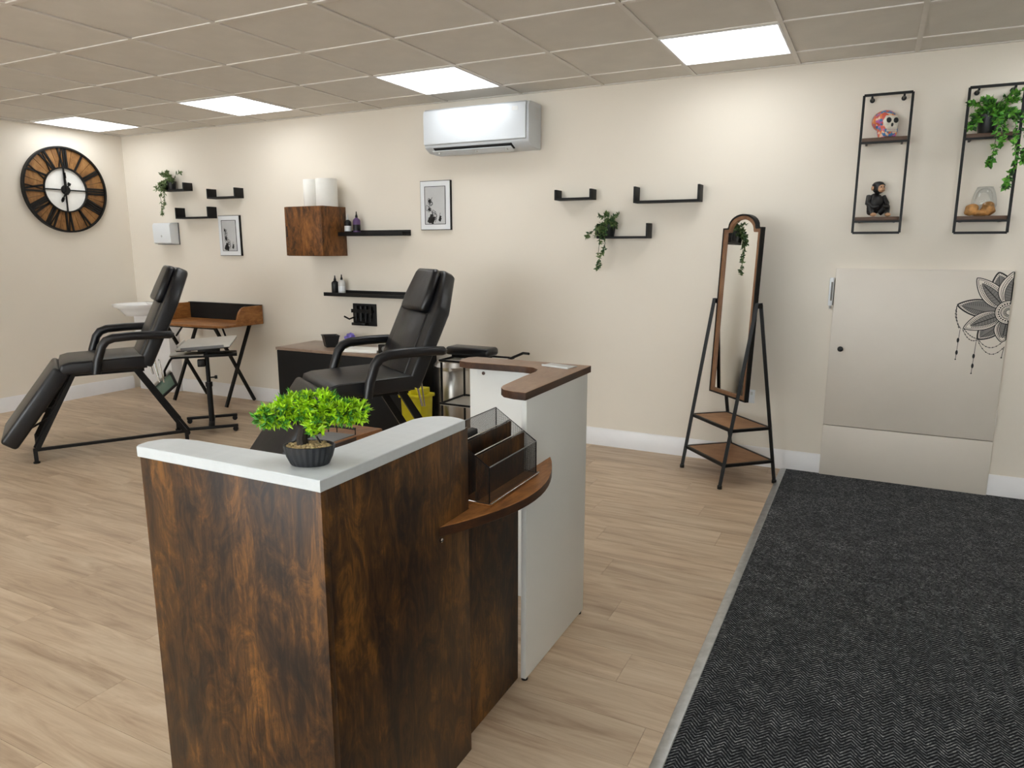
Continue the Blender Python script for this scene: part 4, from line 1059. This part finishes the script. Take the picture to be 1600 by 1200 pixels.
def lay(lines=(), dots=(), fill=(), grey=(), z=0):
    pf = lambda o: (lambda p, q: (p - mid, -.0302 - z * .00022 - o, q))
    if fill: PAINT.append(fillpoly([clip(f) for f in fill], pf(0)))
    if grey: GREY.append(fillpoly([clip(f) for f in grey], pf(.00005)))
    if lines: INK.append(strokes([(clip(l), w) for l, w in lines], .002, pf(.0001)))
    dd = [clip(d_) for d_ in dots if all(p[0] < XM + .004 for p in d_)]
    if dd: INK.append(fillpoly(dd, pf(.0001)))
def petal(tip, wid, base, k=1.0, tk=1.0, n=20):
    tip = Vector(tip); d = tip - Cn; L = base + (d.length - base) * tk; d.normalize(); s_ = Vector((-d.y, d.x)); A, B = [], []
    for i in range(n + 1):
        u = i / n; wv = wid * k * (math.sin(PI * min(1, .12 + .88 * u)) ** .75) * (1 - .18 * u)
        c = Cn + d * (base + (L - base) * u); A.append(c + s_ * wv); B.append(c - s_ * wv)
    return [tuple(v) for v in A], [tuple(v) for v in B], d
def draw(tip, wid, base, style, z):
    A, B, d = petal(tip, wid, base); P = A + B[::-1]
    lines = [(A, .0075 if style == 'dark' else .0045), (B, .0075 if style == 'dark' else .0045)]; dots = []; grey = []
    if style == 'dark':
        for i in range(2, 20):
            for S_ in (A, B):
                c = ((A[i][0] + B[i][0]) / 2, (A[i][1] + B[i][1]) / 2); p = S_[i]
                lines.append(([p, (c[0] + (p[0] - c[0]) * .25 - d.x * .012, c[1] + (p[1] - c[1]) * .25 - d.y * .012)], .0016))
        lines.append(([A[0], A[-1]], .002)); grey.append([tuple(Vector(p).lerp(Cn + d * (base + .02), .12)) for p in P])
    else:
        A2, B2, _ = petal(tip, wid, base, .80, .94); A3, B3, _ = petal(tip, wid, base, .52, .80)
        lines += [(A2, .0022), (B2, .0022), (A3, .0030), (B3, .0030)]
        for i in range(3, 19):
            for S_, T_ in ((A2, A3), (B2, B3)):
                dots.append(disc((S_[i][0] + T_[i][0]) / 2, (S_[i][1] + T_[i][1]) / 2, .0032, None, 6))
        grey.append(A3 + B3[::-1]); m = Cn + d * ((Vector(tip) - Cn).length * .78); lines.append(([tuple(Cn + d * base), tuple(m)], .0045))
        for i in range(4, 18, 2):
            c = Vector(((A3[i][0] + B3[i][0]) / 2, (A3[i][1] + B3[i][1]) / 2))
            for S_ in (A3, B3): lines.append(([tuple(c), tuple(Vector(S_[i]) + d * .008)], .0014))
    lay(lines, dots, [P], grey, z)
for k, (tip, wd_) in enumerate((((.600, 1.264), .060), ((.425, 1.082), .050), ((.540, .896), .050))): draw(tip, wd_, .06, 'dark', k)
for k, (tip, wd_) in enumerate((((.503, 1.232), .054), ((.466, .953), .050), ((.650, .886), .052), ((.676, 1.275), .070))): draw(tip, wd_, .045, 'light', 4 + k)
rl, rd = [], []
for r, w_ in ((.064, .005), (.056, .002), (.037, .004), (.024, .003)):
    rl.append(([(Cn.x + r * math.cos(a), Cn.y + r * math.sin(a)) for a in [PI / 2 + PI * k / 24 for k in range(25)]], w_))
for k in range(13):
    a = PI / 2 + PI * k / 12; rd.append(disc(Cn.x + .047 * math.cos(a), Cn.y + .047 * math.sin(a), .0046)); rd.append(disc(Cn.x + .030 * math.cos(a), Cn.y + .030 * math.sin(a), .0024, None, 6))
    rl.append(([(Cn.x + .012 * math.cos(a), Cn.y + .012 * math.sin(a)), (Cn.x + .022 * math.cos(a), Cn.y + .022 * math.sin(a))], .003))
lay(rl, rd, [[(Cn.x + .064 * math.cos(a), Cn.y + .064 * math.sin(a)) for a in [PI / 2 + PI * k / 24 for k in range(25)]]], (), 9)
def chain(p, q, sag, n=14): return [(p[0] + (q[0] - p[0]) * k / n, p[1] + (q[1] - p[1]) * k / n - sag * 4 * (k / n) * (1 - k / n)) for k in range(n + 1)]
cl_, cd_ = [], []
for ch, bow in ((chain((.425, 1.080), (.455, .948), .0), .016), (chain((.424, 1.07), (.446, .950), .0), .006), (chain((.462, .952), (.540, .894), .030), 0), (chain((.466, .955), (.540, .898), .012), 0), (chain((.540, .892), (.668, .862), .060), 0), (chain((.543, .896), (.655, .885), .038), 0)):
    ch = [(x - bow * math.sin(PI * k / (len(ch) - 1)), y) for k, (x, y) in enumerate(ch)]
    cl_.append((ch, .0024)); cd_ += [disc(ch[k][0], ch[k][1], .0034, None, 6) for k in range(1, len(ch) - 1, 2)]
for x, z0, z1, bd in ((.452, .945, .776, (.885, .815)), (.535, .890, .702, (.80, .745)), (.666, .860, .800, ())):
    cl_.append(([(x, z0), (x - .006, z1)], .0026)); cd_ += [disc(x - .004, zz, .0064, .014, 10) for zz in bd] + [disc(x - .006, z1, .004)]
lay(cl_, cd_, (), (), 0)
obj('mandala_ground', J(*PAINT), 'cup', dr, smooth=0); obj('mandala_shading', J(*GREY), 'inkgrey', dr, smooth=0)
obj('mandala_lines', J(*INK), 'ink', dr, smooth=0, label='black half-mandala line drawing with hanging bead chains')
# white latch box on the cupboard edge
lk = thing('door_latch', 'small white plastic catch on the left edge of the cupboard door', 'latch', (-.222, YB, 1.035))
obj('case', box(-.014, .010, -.045, -.0005, .02, .185, .004), 'plastic', lk); obj('insert', box(-.004, .006, -.0465, -.0452, .05, .16), 'inkgrey', lk); obj('pin', tube([(-.003, -.02, .02), (-.003, -.02, 0)], .005, 8), 'plasticgrey', lk)
